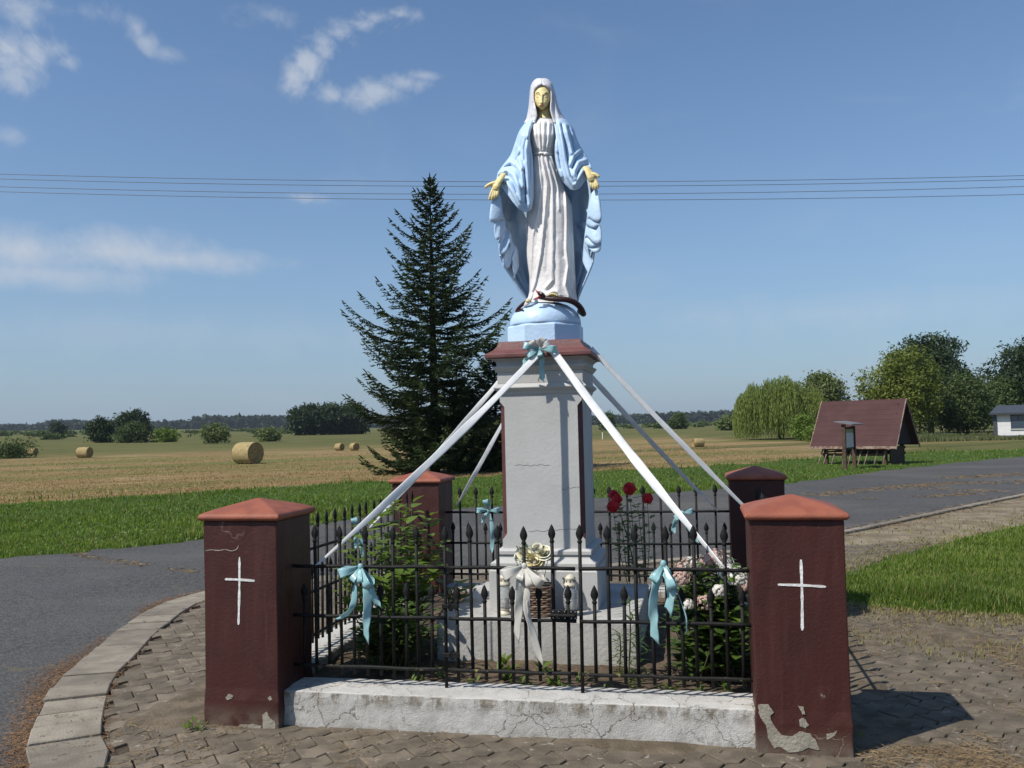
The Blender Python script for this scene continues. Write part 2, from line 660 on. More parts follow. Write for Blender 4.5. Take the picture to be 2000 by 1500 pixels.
# paving bed: everything on our side of the kerb
bed_poly = [(p.x, p.y) for p in kcurve[::15]] + [(45, -20), (-1.2, -20)]
M_BED = pmat('sandy_paving_bed', (.085, .067, .047), (.055, .045, .034), .95, 3.5, .8, 40, coords='Object', spec=.15, spots=.6, spot_col=(.16, .13, .09), spot_scale=9)
sheet('paving_bed', bed_poly, .004, M_BED)
DIRT = None
LAWN = [(2.75, 7.75), (3.0, 7.45), (3.5, 7.2), (4.2, 6.95), (6.5, 6.3), (16, 4.5), (40, 10), (40, 38), (20, 23.5), (12, 16.9), (8.6, 14.0), (5.9, 11.7), (4.3, 10.2), (3.3, 9.1), (2.85, 8.4)]
lawn_s = [(p.x, p.y) for p in spline([(x, y, 0) for x, y in LAWN + LAWN[:1]], 110)][:-1]
sheet('lawn', lawn_s, .016, M_TURF)


kfar = [(p.x, p.y) for p in kcurve[::15] if p.y > 9.9 and p.x > 1.2]
sheet('dirt_strip', kfar + [(45, 46), (20, 23.0), (12, 16.5), (8.6, 13.6), (5.9, 11.3), (4.4, 9.8), (3.4, 8.8), (2.4, 8.2), (1.9, 8.6)], .010, pmat('tan_dirt_and_dry_moss', (.25, .205, .145), (.155, .125, .085), .95, 2.6, .8, 30, spec=.1, spots=.57, spot_col=(.15, .15, .065), spot_scale=4))


def in_poly(x, y, poly):
    c = False
    n = len(poly)
    j = n - 1
    for i in range(n):
        xi, yi = poly[i]
        xj, yj = poly[j]
        if (yi > y) != (yj > y) and x < (xj - xi) * (y - yi) / (yj - yi) + xi:
            c = not c
        j = i
    return c


# ---- kerb: broad flat slabs round the left bend, narrow stones along the right
M_SLAB = pmat('weathered_concrete_slab', (.26, .226, .178), (.185, .162, .128), .9, 5, .6, 90, rnd=.2, spec=.2, spots=.6, spot_col=(.14, .12, .09), spot_scale=14)
kerb = tag(bpy.data.objects.new('kerb', None), kind='structure')
link(kerb)
acc, last, k0 = 0.0, 0, 0
rs = random.Random(3)
pos_s = [0.0]
for i in range(1, 1600):
    pos_s.append(pos_s[-1] + (kcurve[i] - kcurve[i - 1]).length)


def kerb_at(s):
    i = min(range(1600), key=lambda q: abs(pos_s[q] - s))
    return kcurve[i], kn[i]


S_END = pos_s[min(range(1600), key=lambda q: (kcurve[q] - Vector((.9, 9.8, 0))).length)]
s = 1.3
SLAB_JOINTS = []
while s < S_END:
    L = .265
    a0, n0 = kerb_at(s + .011)
    a1, n1 = kerb_at(s + L - .011)
    w_, dz = .335 + rs.uniform(-.012, .012), rs.uniform(-.009, .007)
    vs = []
    for z in (-.04, .034 + dz):
        for p, n, d in ((a0, n0, 0), (a1, n1, 0), (a1, n1, w_), (a0, n0, w_)):
            q = p + n * d
            vs.append((q.x, q.y, z + rs.uniform(-.002, .002)))
    o = mesh('kerb_slab', vs, [(0, 1, 2, 3), (7, 6, 5, 4), (1, 0, 4, 5), (2, 1, 5, 6), (3, 2, 6, 7), (0, 3, 7, 4)], M_SLAB, kerb)
    bevel(o, .006, 1)
    SLAB_JOINTS.append((a1, n1, w_))
    s += L
while s < S_END + 22:
    L = .98
    a0, n0 = kerb_at(s + .006)
    a1, n1 = kerb_at(s + L - .006)
    if (a1 - a0).length > .4:
        vs = []
        for z in (-.04, .05):
            for p, n, d in ((a0, n0, -.02), (a1, n1, -.02), (a1, n1, .10), (a0, n0, .10)):
                q = p + n * d
                vs.append((q.x, q.y, z))
        o = mesh('kerb_stone', vs, [(0, 1, 2, 3), (7, 6, 5, 4), (1, 0, 4, 5), (2, 1, 5, 6), (3, 2, 6, 7), (0, 3, 7, 4)], M_SLAB, kerb)
        bevel(o, .01, 1)
    s += L

# ---- interlocking pavers
M_PAVER = pmat('grey_concrete_paver', (.185, .152, .112), (.115, .095, .07), .92, 7, .6, 120, rnd=.22, spec=.2, spots=.62, spot_col=(.30, .27, .22), spot_scale=18)
PL, PWD, AMP = .235, .138, .015


def paver_outline(gap):
    n = 8
    tri = lambda t: (abs((t * 2) % 2 - 1) * 2 - 1)
    soft = lambda t: max(-1, min(1, 1.7 * tri(t)))
    bot = [(-PL / 2 + PL * i / n, -PWD / 2 + AMP * soft(i / n * 2 / 2 * 2)) for i in range(n + 1)]
    top = [(x, y + PWD) for x, y in bot][::-1]
    pts = bot + top
    return [(x * (1 - gap / PL), y * (1 - gap / PWD)) for x, y in pts]


paver_me = []
for k in range(5):
    r2 = random.Random(k)
    out = paver_outline(.010)
    nb = len(out)
    b = B()
    ins_ = [(x * .975, y * .955) for x, y in out]
    t1, t2 = r2.uniform(-.006, .006), r2.uniform(-.012, .012)
    b.v += [(x, y, -.03) for x, y in out] + [(x, y, .0165 + t1 * x + t2 * y) for x, y in out] + [(x, y, .020 + t1 * x + t2 * y) for x, y in ins_]
    for i in range(nb):
        j = (i + 1) % nb
        b.f += [(i, j, nb + j, nb + i), (nb + i, nb + j, 2 * nb + j, 2 * nb + i)]
    h = nb // 2
    for i in range(h - 1):
        b.f.append((2 * nb + i, 2 * nb + i + 1, 2 * nb + nb - 2 - i, 2 * nb + nb - 1 - i))
    me = bpy.data.meshes.new('paver')
    me.from_pydata(b.v, [], b.f)
    me.materials.append(M_PAVER)
    paver_me.append(me)
pa, pb = on_z(202, 1405), on_z(396, 1374)
PANG = math.atan2(pb.y - pa.y, pb.x - pa.x)
pc, ps_ = math.cos(PANG), math.sin(PANG)
kin_poly = [(p.x, p.y) for p in kcurve[::10]] + [(45, -20), (-1.2, -20)]
cands = []
for r in range(-70, 95):
    for c in range(-40, 45):
        a, bb = (c + (.5 if r % 2 else 0)) * PL, r * PWD
        x, y = -1.0 + a * pc - bb * ps_, 6.0 + a * ps_ + bb * pc
        if y < 3.3 or y > 11.2 or x < -3.6 or x > 6.5 or abs(x) > .62 * y + .4:
            continue
        if not in_poly(x, y, kin_poly):
            continue
        dx, dy = x - CXE, y - CYE
        u, v = dx * CT - dy * ST, dx * ST + dy * CT
        if abs(u) < 1.55 and abs(v) < 1.6:
            continue
        # hidden strip straight behind the enclosure stays bare
        if in_poly(x, y, lawn_s):
            continue
        if min((Vector((x, y, 0)) - p).length for p in kcurve[::12]) < .02:
            continue
        vis = 1 / y + (.12 if x < -.6 else 0)
        cands.append((vis, x, y))
cands.sort(reverse=True)
paving = tag(bpy.data.objects.new('pavement', None), kind='structure')
link(paving)
rest = B()
for i, (_, x, y) in enumerate(cands):
    me = paver_me[rs.randrange(5)]
    rz = PANG + rs.uniform(-.025, .025)
    dz = rs.uniform(-.002, .002)
    if i < 300:
        o = bpy.data.objects.new('paver', me)
        link(o, paving)
        o.location = (x, y, dz)
        o.rotation_euler = (0, 0, rz)
    else:
        cc, ss = math.cos(rz), math.sin(rz)
        rest.add([(x + p.co.x * cc - p.co.y * ss, y + p.co.x * ss + p.co.y * cc, p.co.z + dz) for p in me.vertices], [tuple(p.vertices) for p in me.polygons])
if rest.v:
    tag(rest.build('paver_field', M_PAVER, paving), kind='stuff')

# ---- sand and soil that has drifted over the pavers (higher against the wall and over the right-hand part)
def vnoise(seed, n=64):
    g = np.random.default_rng(seed).random((n, n))

    def f(x, y):
        xi, yi = int(math.floor(x)), int(math.floor(y))
        fx, fy = x - xi, y - yi
        fx, fy = fx * fx * (3 - 2 * fx), fy * fy * (3 - 2 * fy)
        a, b_, c, d = g[xi % n, yi % n], g[(xi + 1) % n, yi % n], g[xi % n, (yi + 1) % n], g[(xi + 1) % n, (yi + 1) % n]
        return (a * (1 - fx) + b_ * fx) * (1 - fy) + (c * (1 - fx) + d * fx) * fy
    return f


vn = vnoise(5)
fbm = lambda x, y: vn(x, y) * .5 + vn(x * 2.1 + 9, y * 2.1) * .27 + vn(x * 4.3, y * 4.3 + 5) * .15 + vn(x * 9, y * 9) * .08
M_SAND = pmat('drifted_sand_and_soil', (.175, .14, .10), (.10, .08, .056), .97, 6, .9, 70, spec=.1, spots=.6, spot_col=(.11, .085, .055), spot_scale=11)
rows = []
NX, NY = 150, 130
for j in range(NY + 1):
    y = 3.4 + (8.6 - 3.4) * j / NY
    row = []
    for i in range(NX + 1):
        x = -2.6 + (5.4 + 2.6) * i / NX
        dx, dy = x - CXE, y - CYE
        u, v = dx * CT - dy * ST, dx * ST + dy * CT
        wall = math.exp(-max(0, -1.66 - v) / .22) if -2.1 < u < 2.0 else 0
        wall = max(wall, math.exp(-max(0, u - 1.64) / .5) * .8 if u > 1.6 else 0)
        right = max(0.0, min(1.0, (u - 1.5) / 1.2))
        h = -.004 + .026 * (fbm(x * 1.6, y * 1.6) - .45) * 2 + .021 * wall + .009 * right + .006 * fbm(x * 14, y * 14)
        inside = in_poly(x, y, kin_poly)
        row.append((x, y, max(min(h, .034), -.02) if inside else -.03))
    rows.append(row)
tag(B().grid(rows).build('sand_drift', M_SAND, smooth=True), kind='structure')

# ================================================================== THE ENCLOSURE: pillars, low walls, iron fence
def maroon(name, seed):
    m = bpy.data.materials.new(name)
    m.use_nodes = True
    T = NT(m.node_tree)
    tc = T.vmath('ADD', T.n('ShaderNodeTexCoord').outputs['Object'], (seed, seed * .7, 0))
    loc = T.n('ShaderNodeSeparateXYZ', ins={0: T.n('ShaderNodeTexCoord').outputs['Object']})
    c = T.mix(T.ramp(T.noise(tc, 3, 6, .6), .3, .7), (.058, .0158, .0118, 1), (.044, .0128, .0102, 1))
    c = T.mix(T.math('MULTIPLY', T.ramp(T.noise(tc, 11, 6, .7), .56, .75), .45), c, (.09, .031, .027, 1))
    # scuffs and hairline cracks
    vor = T.n('ShaderNodeTexVoronoi', feature='DISTANCE_TO_EDGE', ins={'Vector': T.vmath('ADD', tc, T.vmath('MULTIPLY', T.n('ShaderNodeTexNoise', ins={'Vector': tc, 'Scale': 4.0, 'Detail': 6.0}).outputs['Color'], (.25, .25, .25))), 'Scale': 2.1})
    cr = T.math('MULTIPLY', T.ramp(vor.outputs['Distance'], .008, .002), T.ramp(T.noise(tc, 2.3, 3), .57, .66))
    c = T.mix(T.math('MULTIPLY', T.ramp(T.noise(T.vmath('MULTIPLY', tc, (9, 9, .8)), 2.2, 5, .65), .5, .75), .55), c, (.040, .0125, .0105, 1))
    c = T.mix(T.math('MULTIPLY', T.ramp(T.noise(T.vmath('MULTIPLY', tc, (6, 6, .5)), 3.1, 5, .65), .5, .78), .5), c, (.098, .038, .032, 1))
    c = T.mix(T.math('MULTIPLY', cr, .6), c, (.22, .15, .12, 1))
    chip = T.math('MULTIPLY', T.ramp(T.noise(tc, 9, 7, .72), .67, .70), T.ramp(loc.outputs[2], .5, .1))
    c = T.mix(chip, c, (.33, .29, .23, 1))
    scuff = T.math('MULTIPLY', T.ramp(T.noise(T.vmath('MULTIPLY', tc, (1, 1, 2.5)), 26, 5, .7), .66, .78), T.ramp(T.noise(tc, 2.2, 3), .52, .68))
    c = T.mix(T.math('MULTIPLY', scuff, .6), c, (.34, .25, .22, 1))
    dirt = T.math('MULTIPLY', T.ramp(loc.outputs[2], .16, .0), T.ramp(T.noise(tc, 7, 5, .6), .3, .6))
    c = T.mix(T.math('MULTIPLY', dirt, .75), c, (.17, .14, .105, 1))
    h = T.math('ADD', T.noise(tc, 60, 6, .65), T.math('MULTIPLY', cr, -1.2))
    b = T.n('ShaderNodeBump', ins={'Height': h, 'Strength': .35, 'Distance': .008})
    p = T.n('ShaderNodeBsdfPrincipled', ins={'Base Color': c, 'Roughness': .55, 'Specular IOR Level': .35, 'Normal': b.outputs[0]})
    T.n('ShaderNodeOutputMaterial', ins={'Surface': p.outputs[0]})
    return m


M_TERRA = pmat('orange_clay_cap', (.30, .095, .052), (.24, .074, .043), .6, 9, .25, 80, spec=.35, spots=.6, spot_col=(.17, .075, .05), spot_scale=7)
M_WHITEP = pmat('white_brushed_paint', (.78, .77, .74), (.62, .60, .57), .7, 30, .5, 60)
M_PLAST = pmat('bare_grey_plaster', (.34, .31, .25), (.26, .235, .19), .95, 16, .7, 70, spec=.15)


def poly_patch(name, pts, z0, th, mat, parent, face='v'):
    """flat patch on the front face: pts are (u, z); th proud of the face at y=z0"""
    n = len(pts)
    vs = [(p[0], z0 + .02, p[1]) for p in pts] + [(p[0], z0 - th, p[1]) for p in pts]
    fs = [tuple(range(n, 2 * n))] + [(i, (i + 1) % n, n + (i + 1) % n, n + i) for i in range(n)]
    P = [Vector(v) for v in vs[n:]]
    nrm = sum(((P[i] - P[0]).cross(P[(i + 1) % n] - P[0]) for i in range(1, n)), Vector())
    if nrm.y > 0:
        fs = [tuple(reversed(f)) for f in fs]
    return mesh(name, vs, fs, mat, parent)


def rough_line(pts, w, r, n=16):
    """outline of a hand painted stroke"""
    c = spline([(p[0], 0, p[1]) for p in pts], n)
    L, Rr = [], []
    for i, p in enumerate(c):
        t = (c[min(i + 1, n - 1)] - c[max(i - 1, 0)]).normalized()
        nn = Vector((-t.z, 0, t.x))
        ww = w * (.5 if i in (0, n - 1) else 1) * r.uniform(.8, 1.2)
        L.append(p + nn * ww)
        Rr.append(p - nn * ww)
    return [(p.x, p.z) for p in L + Rr[::-1]]


def pillar(u, v, label, seed, cap_mat, cross=None, patches=()):
    t = thing('pillar', label, 'pillar', e2w(u, v), -TH, 'pillars at the corners of the enclosure')
    r = random.Random(seed)
    h = PS / 2
    b = B()
    K = 7
    secs = []
    for z in (-.05, .0, .04, .10, .16, .22, .4, .7, 1.0, PH):
        out = []
        for sx, sy, ex, ey in ((-1, -1, 1, -1), (1, -1, 1, 1), (1, 1, -1, 1), (-1, 1, -1, -1)):
            for k in range(K):
                f = k / K
                x, y = sx + (ex - sx) * f, sy + (ey - sy) * f
                foot = .004 if z < .21 else 0
                wob = r.uniform(-.0022, .0022)
                out.append((x * (h + foot + wob), y * (h + foot + wob)))
        secs.append((out, z))
    b.sections(secs)
    o = b.build('body', maroon('maroon_paint', seed), t)
    bevel(o, .006, 2, 50)
    # cap
    hc = .236
    prof = [(hc - .012, PH + .001), (hc, PH + .012), (hc + .001, PH + .024), (hc - .006, PH + .036), (hc - .022, PH + .044), (hc * .72, PH + .060), (hc * .40, PH + .082), (.012, PH + .106)]
    b = B()
    b.sections([([(-q, -q), (q, -q), (q, q), (-q, q)], z) for q, z in prof])
    o = b.build('cap', cap_mat, t)
    bevel(o, .006, 2, 12)
    for p in o.data.polygons:
        p.use_smooth = False
    if cross:
        z1, z0, zx, x0, x1, xt, xb = cross
        poly_patch('cross', rough_line([(xt, z1), ((xt + xb) / 2 + .002, (z1 + z0) / 2), (xb, z0)], .0060, r), -h, .0022, M_WHITEP, t)
        poly_patch('cross_arm', rough_line([(x0, zx + .004), ((x0 + x1) / 2, zx + .002), (x1, zx - .003)], .0058, r), -h, .0034, M_WHITEP, t)
    if seed == 1.0:
        cp = [on_v(x, y, -HV - h) for x, y in ((401, 1076), (412, 1074), (428, 1075), (440, 1073), (452, 1076), (462, 1073), (466, 1066))]
        poly_patch('hairline_crack', rough_line([(p[0] - u, p[2]) for p in cp], .0022, r, 22), -h, .0018, M_PLAST, t)
    for pts in patches:
        fine = []
        n = len(pts)
        for i in range(n):
            a, c = pts[i], pts[(i + 1) % n]
            for k in range(3):
                f = k / 3
                fine.append((a[0] + (c[0] - a[0]) * f - u + r.uniform(-.003, .003), max(.004, a[1] + (c[1] - a[1]) * f + r.uniform(-.003, .003))))
        poly_patch('bare_plaster', fine, -h - .0045, .0015, M_PLAST, t)
    return t


HU, HV = PW / 2, PD / 2
PATCH_R = [[(1.222, .24), (1.267, .245), (1.289, .211), (1.272, .192), (1.296, .141), (1.326, .105), (1.372, .102), (1.405, .125), (1.45, .12), (1.48, .08), (1.488, .047), (1.443, .054), (1.397, .033), (1.351, .031), (1.315, .053), (1.288, .045), (1.262, .092), (1.254, .149), (1.237, .176), (1.224, .204)],
           [(1.4, .244), (1.423, .24), (1.433, .208), (1.42, .203)], [(1.402, .181), (1.426, .189), (1.445, .162), (1.433, .144), (1.403, .155)], [(1.52, .123), (1.541, .124), (1.571, .14), (1.558, .116), (1.526, .094)]]
PATCH_L = [[(-1.512, .176), (-1.492, .190), (-1.470, .182), (-1.478, .163), (-1.505, .160)], [(-1.30, .01), (-1.30, .09), (-1.275, .11), (-1.255, .07), (-1.23, .06), (-1.225, .012)], [(-1.47, .004), (-1.43, .03), (-1.36, .038), (-1.31, .03), (-1.31, .004)], [(-1.268, .178), (-1.252, .186), (-1.244, .170), (-1.26, .162)]]
pillar(-HU, -HV, 'maroon pillar with white cross, cracked foot and orange cap beside the asphalt road', 1.0, M_TERRA, (.91, .553, .788, -.087, .086, -.002, -.011), PATCH_L)
pillar(HU, -HV, 'maroon pillar with white cross and large bare plaster patch at its foot', 4.3, M_TERRA, (.918, .591, .797, -.093, .122, .015, .009), PATCH_R)
pillar(-HU, HV, 'plain maroon pillar with orange cap behind the leafy bush and ribbons', 7.7, M_TERRA)
pillar(HU, HV, 'maroon pillar standing in the shadow of the statue behind the hydrangea', 9.1, M_TERRA)


# ---- whitewashed low walls
def whitewash():
    m = bpy.data.materials.new('cracked_whitewash')
    m.use_nodes = True
    T = NT(m.node_tree)
    ob = T.n('ShaderNodeTexCoord').outputs['Object']
    loc = T.n('ShaderNodeSeparateXYZ', ins={0: ob})
    warp = T.vmath('ADD', ob, T.vmath('MULTIPLY', T.n('ShaderNodeTexNoise', ins={'Vector': ob, 'Scale': 5.0, 'Detail': 7.0, 'Roughness': .65}).outputs['Color'], (.22, .22, .22)))
    c = T.mix(T.ramp(T.noise(ob, 5, 6, .65), .3, .7), (.52, .505, .47, 1), (.40, .385, .355, 1))
    v1 = T.n('ShaderNodeTexVoronoi', feature='DISTANCE_TO_EDGE', ins={'Vector': warp, 'Scale': 5.2}).outputs['Distance']
    v2 = T.n('ShaderNodeTexVoronoi', feature='DISTANCE_TO_EDGE', ins={'Vector': T.vmath('ADD', warp, (3.3, 1.2, .4)), 'Scale': 9.5}).outputs['Distance']
    gate = T.ramp(T.noise(ob, 2.6, 4, .6), .47, .60)
    k1 = T.math('MULTIPLY', T.ramp(v1, .016, .003), gate)
    k2 = T.math('MULTIPLY', T.ramp(v2, .011, .003), T.ramp(T.noise(T.vmath('ADD', ob, (5, 0, 0)), 3.4, 4, .6), .50, .60))
    cr = T.math('MAXIMUM', k1, T.math('MULTIPLY', k2, .7))
    top = T.ramp(loc.outputs[2], .188, .194)
    # grime gathered along cracks, below the edge and near the ground
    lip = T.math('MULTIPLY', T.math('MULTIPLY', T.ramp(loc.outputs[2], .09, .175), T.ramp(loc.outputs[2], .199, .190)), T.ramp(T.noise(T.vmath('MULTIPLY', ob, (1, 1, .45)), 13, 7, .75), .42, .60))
    foot = T.math('MULTIPLY', T.ramp(loc.outputs[2], .10, .0), T.ramp(T.noise(ob, 16, 6, .7), .42, .66))
    spots = T.math('MULTIPLY', T.ramp(T.noise(ob, 30, 7, .75), .60, .68), T.ramp(T.noise(ob, 3.3, 4), .45, .62))
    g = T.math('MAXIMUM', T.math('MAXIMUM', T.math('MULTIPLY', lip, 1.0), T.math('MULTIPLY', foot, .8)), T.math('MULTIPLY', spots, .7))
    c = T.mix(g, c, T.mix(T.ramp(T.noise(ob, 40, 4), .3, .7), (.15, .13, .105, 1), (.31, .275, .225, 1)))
    c = T.mix(T.math('MULTIPLY', cr, .9), c, (.15, .115, .08, 1))
    h = T.math('SUBTRACT', T.math('ADD', T.noise(ob, 35, 6, .65), T.math('MULTIPLY', T.noise(ob, 140, 3, .6), .4)), T.math('MULTIPLY', cr, 1.6))
    b = T.n('ShaderNodeBump', ins={'Height': h, 'Strength': .55, 'Distance': .010})
    p = T.n('ShaderNodeBsdfPrincipled', ins={'Base Color': c, 'Roughness': .9, 'Specular IOR Level': .2, 'Normal': b.outputs[0]})
    T.n('ShaderNodeOutputMaterial', ins={'Surface': p.outputs[0]})
    return m


M_WASH = whitewash()


def low_wall(u0, u1, v0, v1, label, h=.2, seed=0):
    cu, cv = (u0 + u1) / 2, (v0 + v1) / 2
    r = random.Random(seed)
    lx, ly = (u1 - u0) / 2, (v1 - v0) / 2
    alongu = lx > ly
    n = 40
    rows = []
    prof = [(-1, -.03), (-1.0, .03), (-.985, .10), (-.97, .17), (-.955, h - .008), (-.90, h), (0, h + .004), (.90, h), (.96, h - .008), (1, -.03)]
    for i in range(n + 1):
        a = -1 + 2 * i / n
        rows.append([(((a * lx, s * ly) if alongu else (s * lx, a * ly)) + (z,)) for s, z in [(q + r.uniform(-.008, .008), zz + (r.uniform(-.003, .003) if zz > .05 else 0)) for q, zz in prof]])
    b = B().grid(rows if alongu else [list(x) for x in rows])
    k = len(prof)
    b.f.append(tuple(range(k)))
    b.f.append(tuple(n * k + j for j in reversed(range(k))))
    b.mi += [0, 0]
    o = b.build('low_wall', M_WASH)
    o.location = e2w(cu, cv)
    o.rotation_euler = (0, 0, -TH)
    bm = bmesh.new()
    bm.from_mesh(o.data)
    bmesh.ops.recalc_face_normals(bm, faces=bm.faces)
    bm.to_mesh(o.data)
    bm.free()
    return tag(o, label, 'low wall', 'low walls between the pillars')


hp = PS / 2
low_wall(-HU + hp - .003, HU - hp + .003, -1.662, -1.385, 'whitewashed cracked low wall below the fence with the small gate', seed=1)
low_wall(-HU - .14, -HU + .14, -HV + hp - .003, HV - hp + .003, 'whitewashed low wall below the side fence by the leafy bush', seed=2)
low_wall(HU - .14, HU + .14, -HV + hp - .003, HV - hp + .003, 'whitewashed low wall below the side fence by the hydrangea', seed=3)
low_wall(-HU + hp - .003, HU - hp + .003, HV - .14, HV + .14, 'whitewashed low wall below the fence between column and road', seed=4)

# ---- soil of the bed
M_SOIL = pmat('dry_garden_soil', (.13, .098, .068), (.075, .055, .038), .97, 9, 1.0, 45, spec=.1, spots=.58, spot_col=(.18, .14, .10), spot_scale=20)
rows = []
N = 80
for j in range(N + 1):
    v = -1.39 + 2.78 * j / N
    row = []
    for i in range(N + 1):
        u = -1.30 + 2.60 * i / N
        p = e2w(u, v)
        row.append((p.x, p.y, .135 + .05 * (fbm(u * 3 + 4, v * 3 + 7) - .45) + .03 * fbm(u * 16, v * 16)))
    rows.append(row)
tag(B().grid(rows).build('garden_bed', M_SOIL, smooth=True), kind='structure')

# ---- iron fence
M_IRON = pmat('black_painted_iron', (.007, .0068, .0065), (.012, .011, .010), .6, 20, .35, 120, spec=.25, spots=.70, spot_col=(.10, .055, .03), spot_scale=35)
M_IRONL = pmat('black_iron_with_lichen', (.007, .0068, .0065), (.012, .011, .010), .6, 20, .4, 120, spec=.25, spots=.60, spot_col=(.22, .19, .05), spot_scale=30)
BR = .0094


def picket_mesh(z0, ztip, name):
    b = B()
    zt = ztip - .092
    b.tube([(0, 0, z0), (0, 0, (z0 + zt) / 2), (0, 0, zt)], BR, 8)
    me = B().v
    bar = b
    t = B()
    prof = [(.0105, zt - .004), (.014, zt + .004), (.0105, zt + .010), (.0095, zt + .014), (.0175, zt + .030), (.0205, zt + .042), (.0165, zt + .060), (.008, zt + .080), (.001, ztip)]
    t.sections([([(math.cos(a) * r, math.sin(a) * r * (.55 if i > 3 else 1)) for a in [2 * math.pi * k / 8 for k in range(8)]], z) for i, (r, z) in enumerate(prof)])
    out = []
    for nm, bb in (('picket', bar), ('spear_tip', t)):
        m_ = bpy.data.meshes.new(nm)
        m_.from_pydata(bb.v, [], bb.f)
        m_.materials.append(M_IRON)
        m_.polygons.foreach_set('use_smooth', [len(p.vertices) == 4 for p in m_.polygons])
        out.append(m_)
    return out


PK = {'tall': picket_mesh(.25, 1.055, 'tall'), 'short': picket_mesh(.25, .745, 'short'), 'post': picket_mesh(.195, 1.055, 'post')}


def fence(name, label, cat, origin, rotz, talls, shorts, rails, posts=(), group=None, zr=(.30, .568, .835), seed=0):
    """pickets at distances along local x; rails (x0, x1)"""
    t = thing(name, label, cat, origin, rotz, group)
    r = random.Random(seed)
    for kind, xs in (('tall', talls), ('short', shorts), ('post', posts)):
        for x in xs:
            p = bpy.data.objects.new('picket', PK[kind][0])
            link(p, t)
            p.location = (x + r.uniform(-.004, .004), 0, r.uniform(-.006, .006))
            p.rotation_euler = (r.uniform(-.006, .006), r.uniform(-.008, .008), 0)
            q = bpy.data.objects.new('spear_tip', PK[kind][1])
            link(q, p)
            q.rotation_euler = (0, 0, r.uniform(-.15, .15))
    for i, z in enumerate(zr):
        x0, x1 = rails
        n = 12
        b = B()
        b.tube([(x0 + (x1 - x0) * k / n, -.017, z + .0018 * math.sin(k * 1.1 + i + seed)) for k in range(n + 1)], .0098, 8)
        b.build('rail', M_IRONL if i == 0 else M_IRON, t, smooth=True)
    return t


TALL = [-1.084 + .1452 * k for k in range(16)]
SHORT = [x - .0726 for x in TALL] + [TALL[-1] + .0726]
inner = HU - hp
FG = 'iron fence panels around the bed'
o0 = e2w(0, -HV)
fence('iron_fence', 'black iron spear fence panel with a light blue bow beside the cracked maroon pillar', 'fence', o0, -TH, TALL[:5], SHORT[:6], (-inner - .01, TALL[5]), [TALL[5]], FG, seed=1)
gate = fence('iron_gate', 'small black iron spear gate in front of the column, with a white bow', 'gate', o0, -TH, TALL[6:10], SHORT[6:11], (TALL[5] + .026, TALL[10] - .022), seed=2)
fence('iron_fence', 'black iron spear fence panel with a light blue ribbon before the hydrangea', 'fence', o0, -TH, TALL[11:], SHORT[11:], (TALL[10], inner + .01), [TALL[10]], FG, seed=3)
sv = [-1.19 + .14875 * k for k in range(17)]
ss_ = [x + .0744 for x in sv[:-1]] + [sv[0] - .0744, sv[-1] + .0744]
inv = HV - hp
fence('iron_fence', 'black iron spear fence at the side, beside the leafy bush', 'fence', e2w(-HU, 0), -TH + math.pi / 2, sv, ss_, (-inv - .01, inv + .01), (), FG, seed=4)
fence('iron_fence', 'black iron spear fence at the side, beside the hydrangea', 'fence', e2w(HU, 0), -TH + math.pi / 2, sv, ss_, (-inv - .01, inv + .01), (), FG, seed=5)
fence('iron_fence', 'black iron spear fence behind the column, along the road', 'fence', e2w(0, HV), -TH, TALL, SHORT, (-inner - .01, inner + .01), (), FG, seed=6)
# hinges and bolt of the gate
for z in (.63, .375):
    b = B()
    b.box(TALL[5] - .012, TALL[5] + .028, -.016, .016, z - .011, z + .011)
    b.tube([(TALL[5] + .034, -.002, z - .026), (TALL[5] + .034, -.002, z + .026)], .011, 8)
    b.box(TALL[5] + .040, TALL[5] + .075, -.014, .014, z - .014, z + .014)
    bevel(b.build('hinge', M_IRON, gate), .002, 1)
b = B()
zb = .60
b.box(TALL[9] - .008, TALL[9] + .075, -.034, -.020, zb - .022, zb + .026)
b.box(TALL[9] + .092, TALL[9] + .128, -.034, -.020, zb - .020, zb + .026)
b.tube([(TALL[9] - .01, -.042, zb), (TALL[9] + .12, -.042, zb)], .0085, 8)
b.tube([(TALL[9] + .03, -.042, zb), (TALL[9] + .03, -.062, zb - .012)], .006, 6)
bolt = b.build('bolt', M_IRON, gate)
bevel(bolt, .002, 1)
sc = B()
for x in (.006, .035, .066, .10, .12):
    for z in (-.014, .018):
        sc.ell((TALL[9] + x, -.035, zb + z), (.004, .003, .004), 6, 4)
sc.build('screw', pmat('galvanised_steel', (.55, .55, .53), None, .35, metal=.9), bolt)

# ================================================================== THE COLUMN
UC, VC = -.02, -.08
M_STONE = pmat('pale_grey_painted_plaster', (.48, .475, .455), (.43, .425, .405), .8, 3, .22, 40, spec=.3, spots=.67, spot_col=(.35, .345, .32), spot_scale=9)
M_BROWN = pmat('oxblood_painted_moulding', (.105, .036, .033), (.08, .028, .027), .45, 12, .25, 60, spec=.4)
M_BROWN2 = pmat('oxblood_painted_capstone', (.155, .062, .056), (.12, .046, .042), .5, 8, .3, 60, spec=.4)


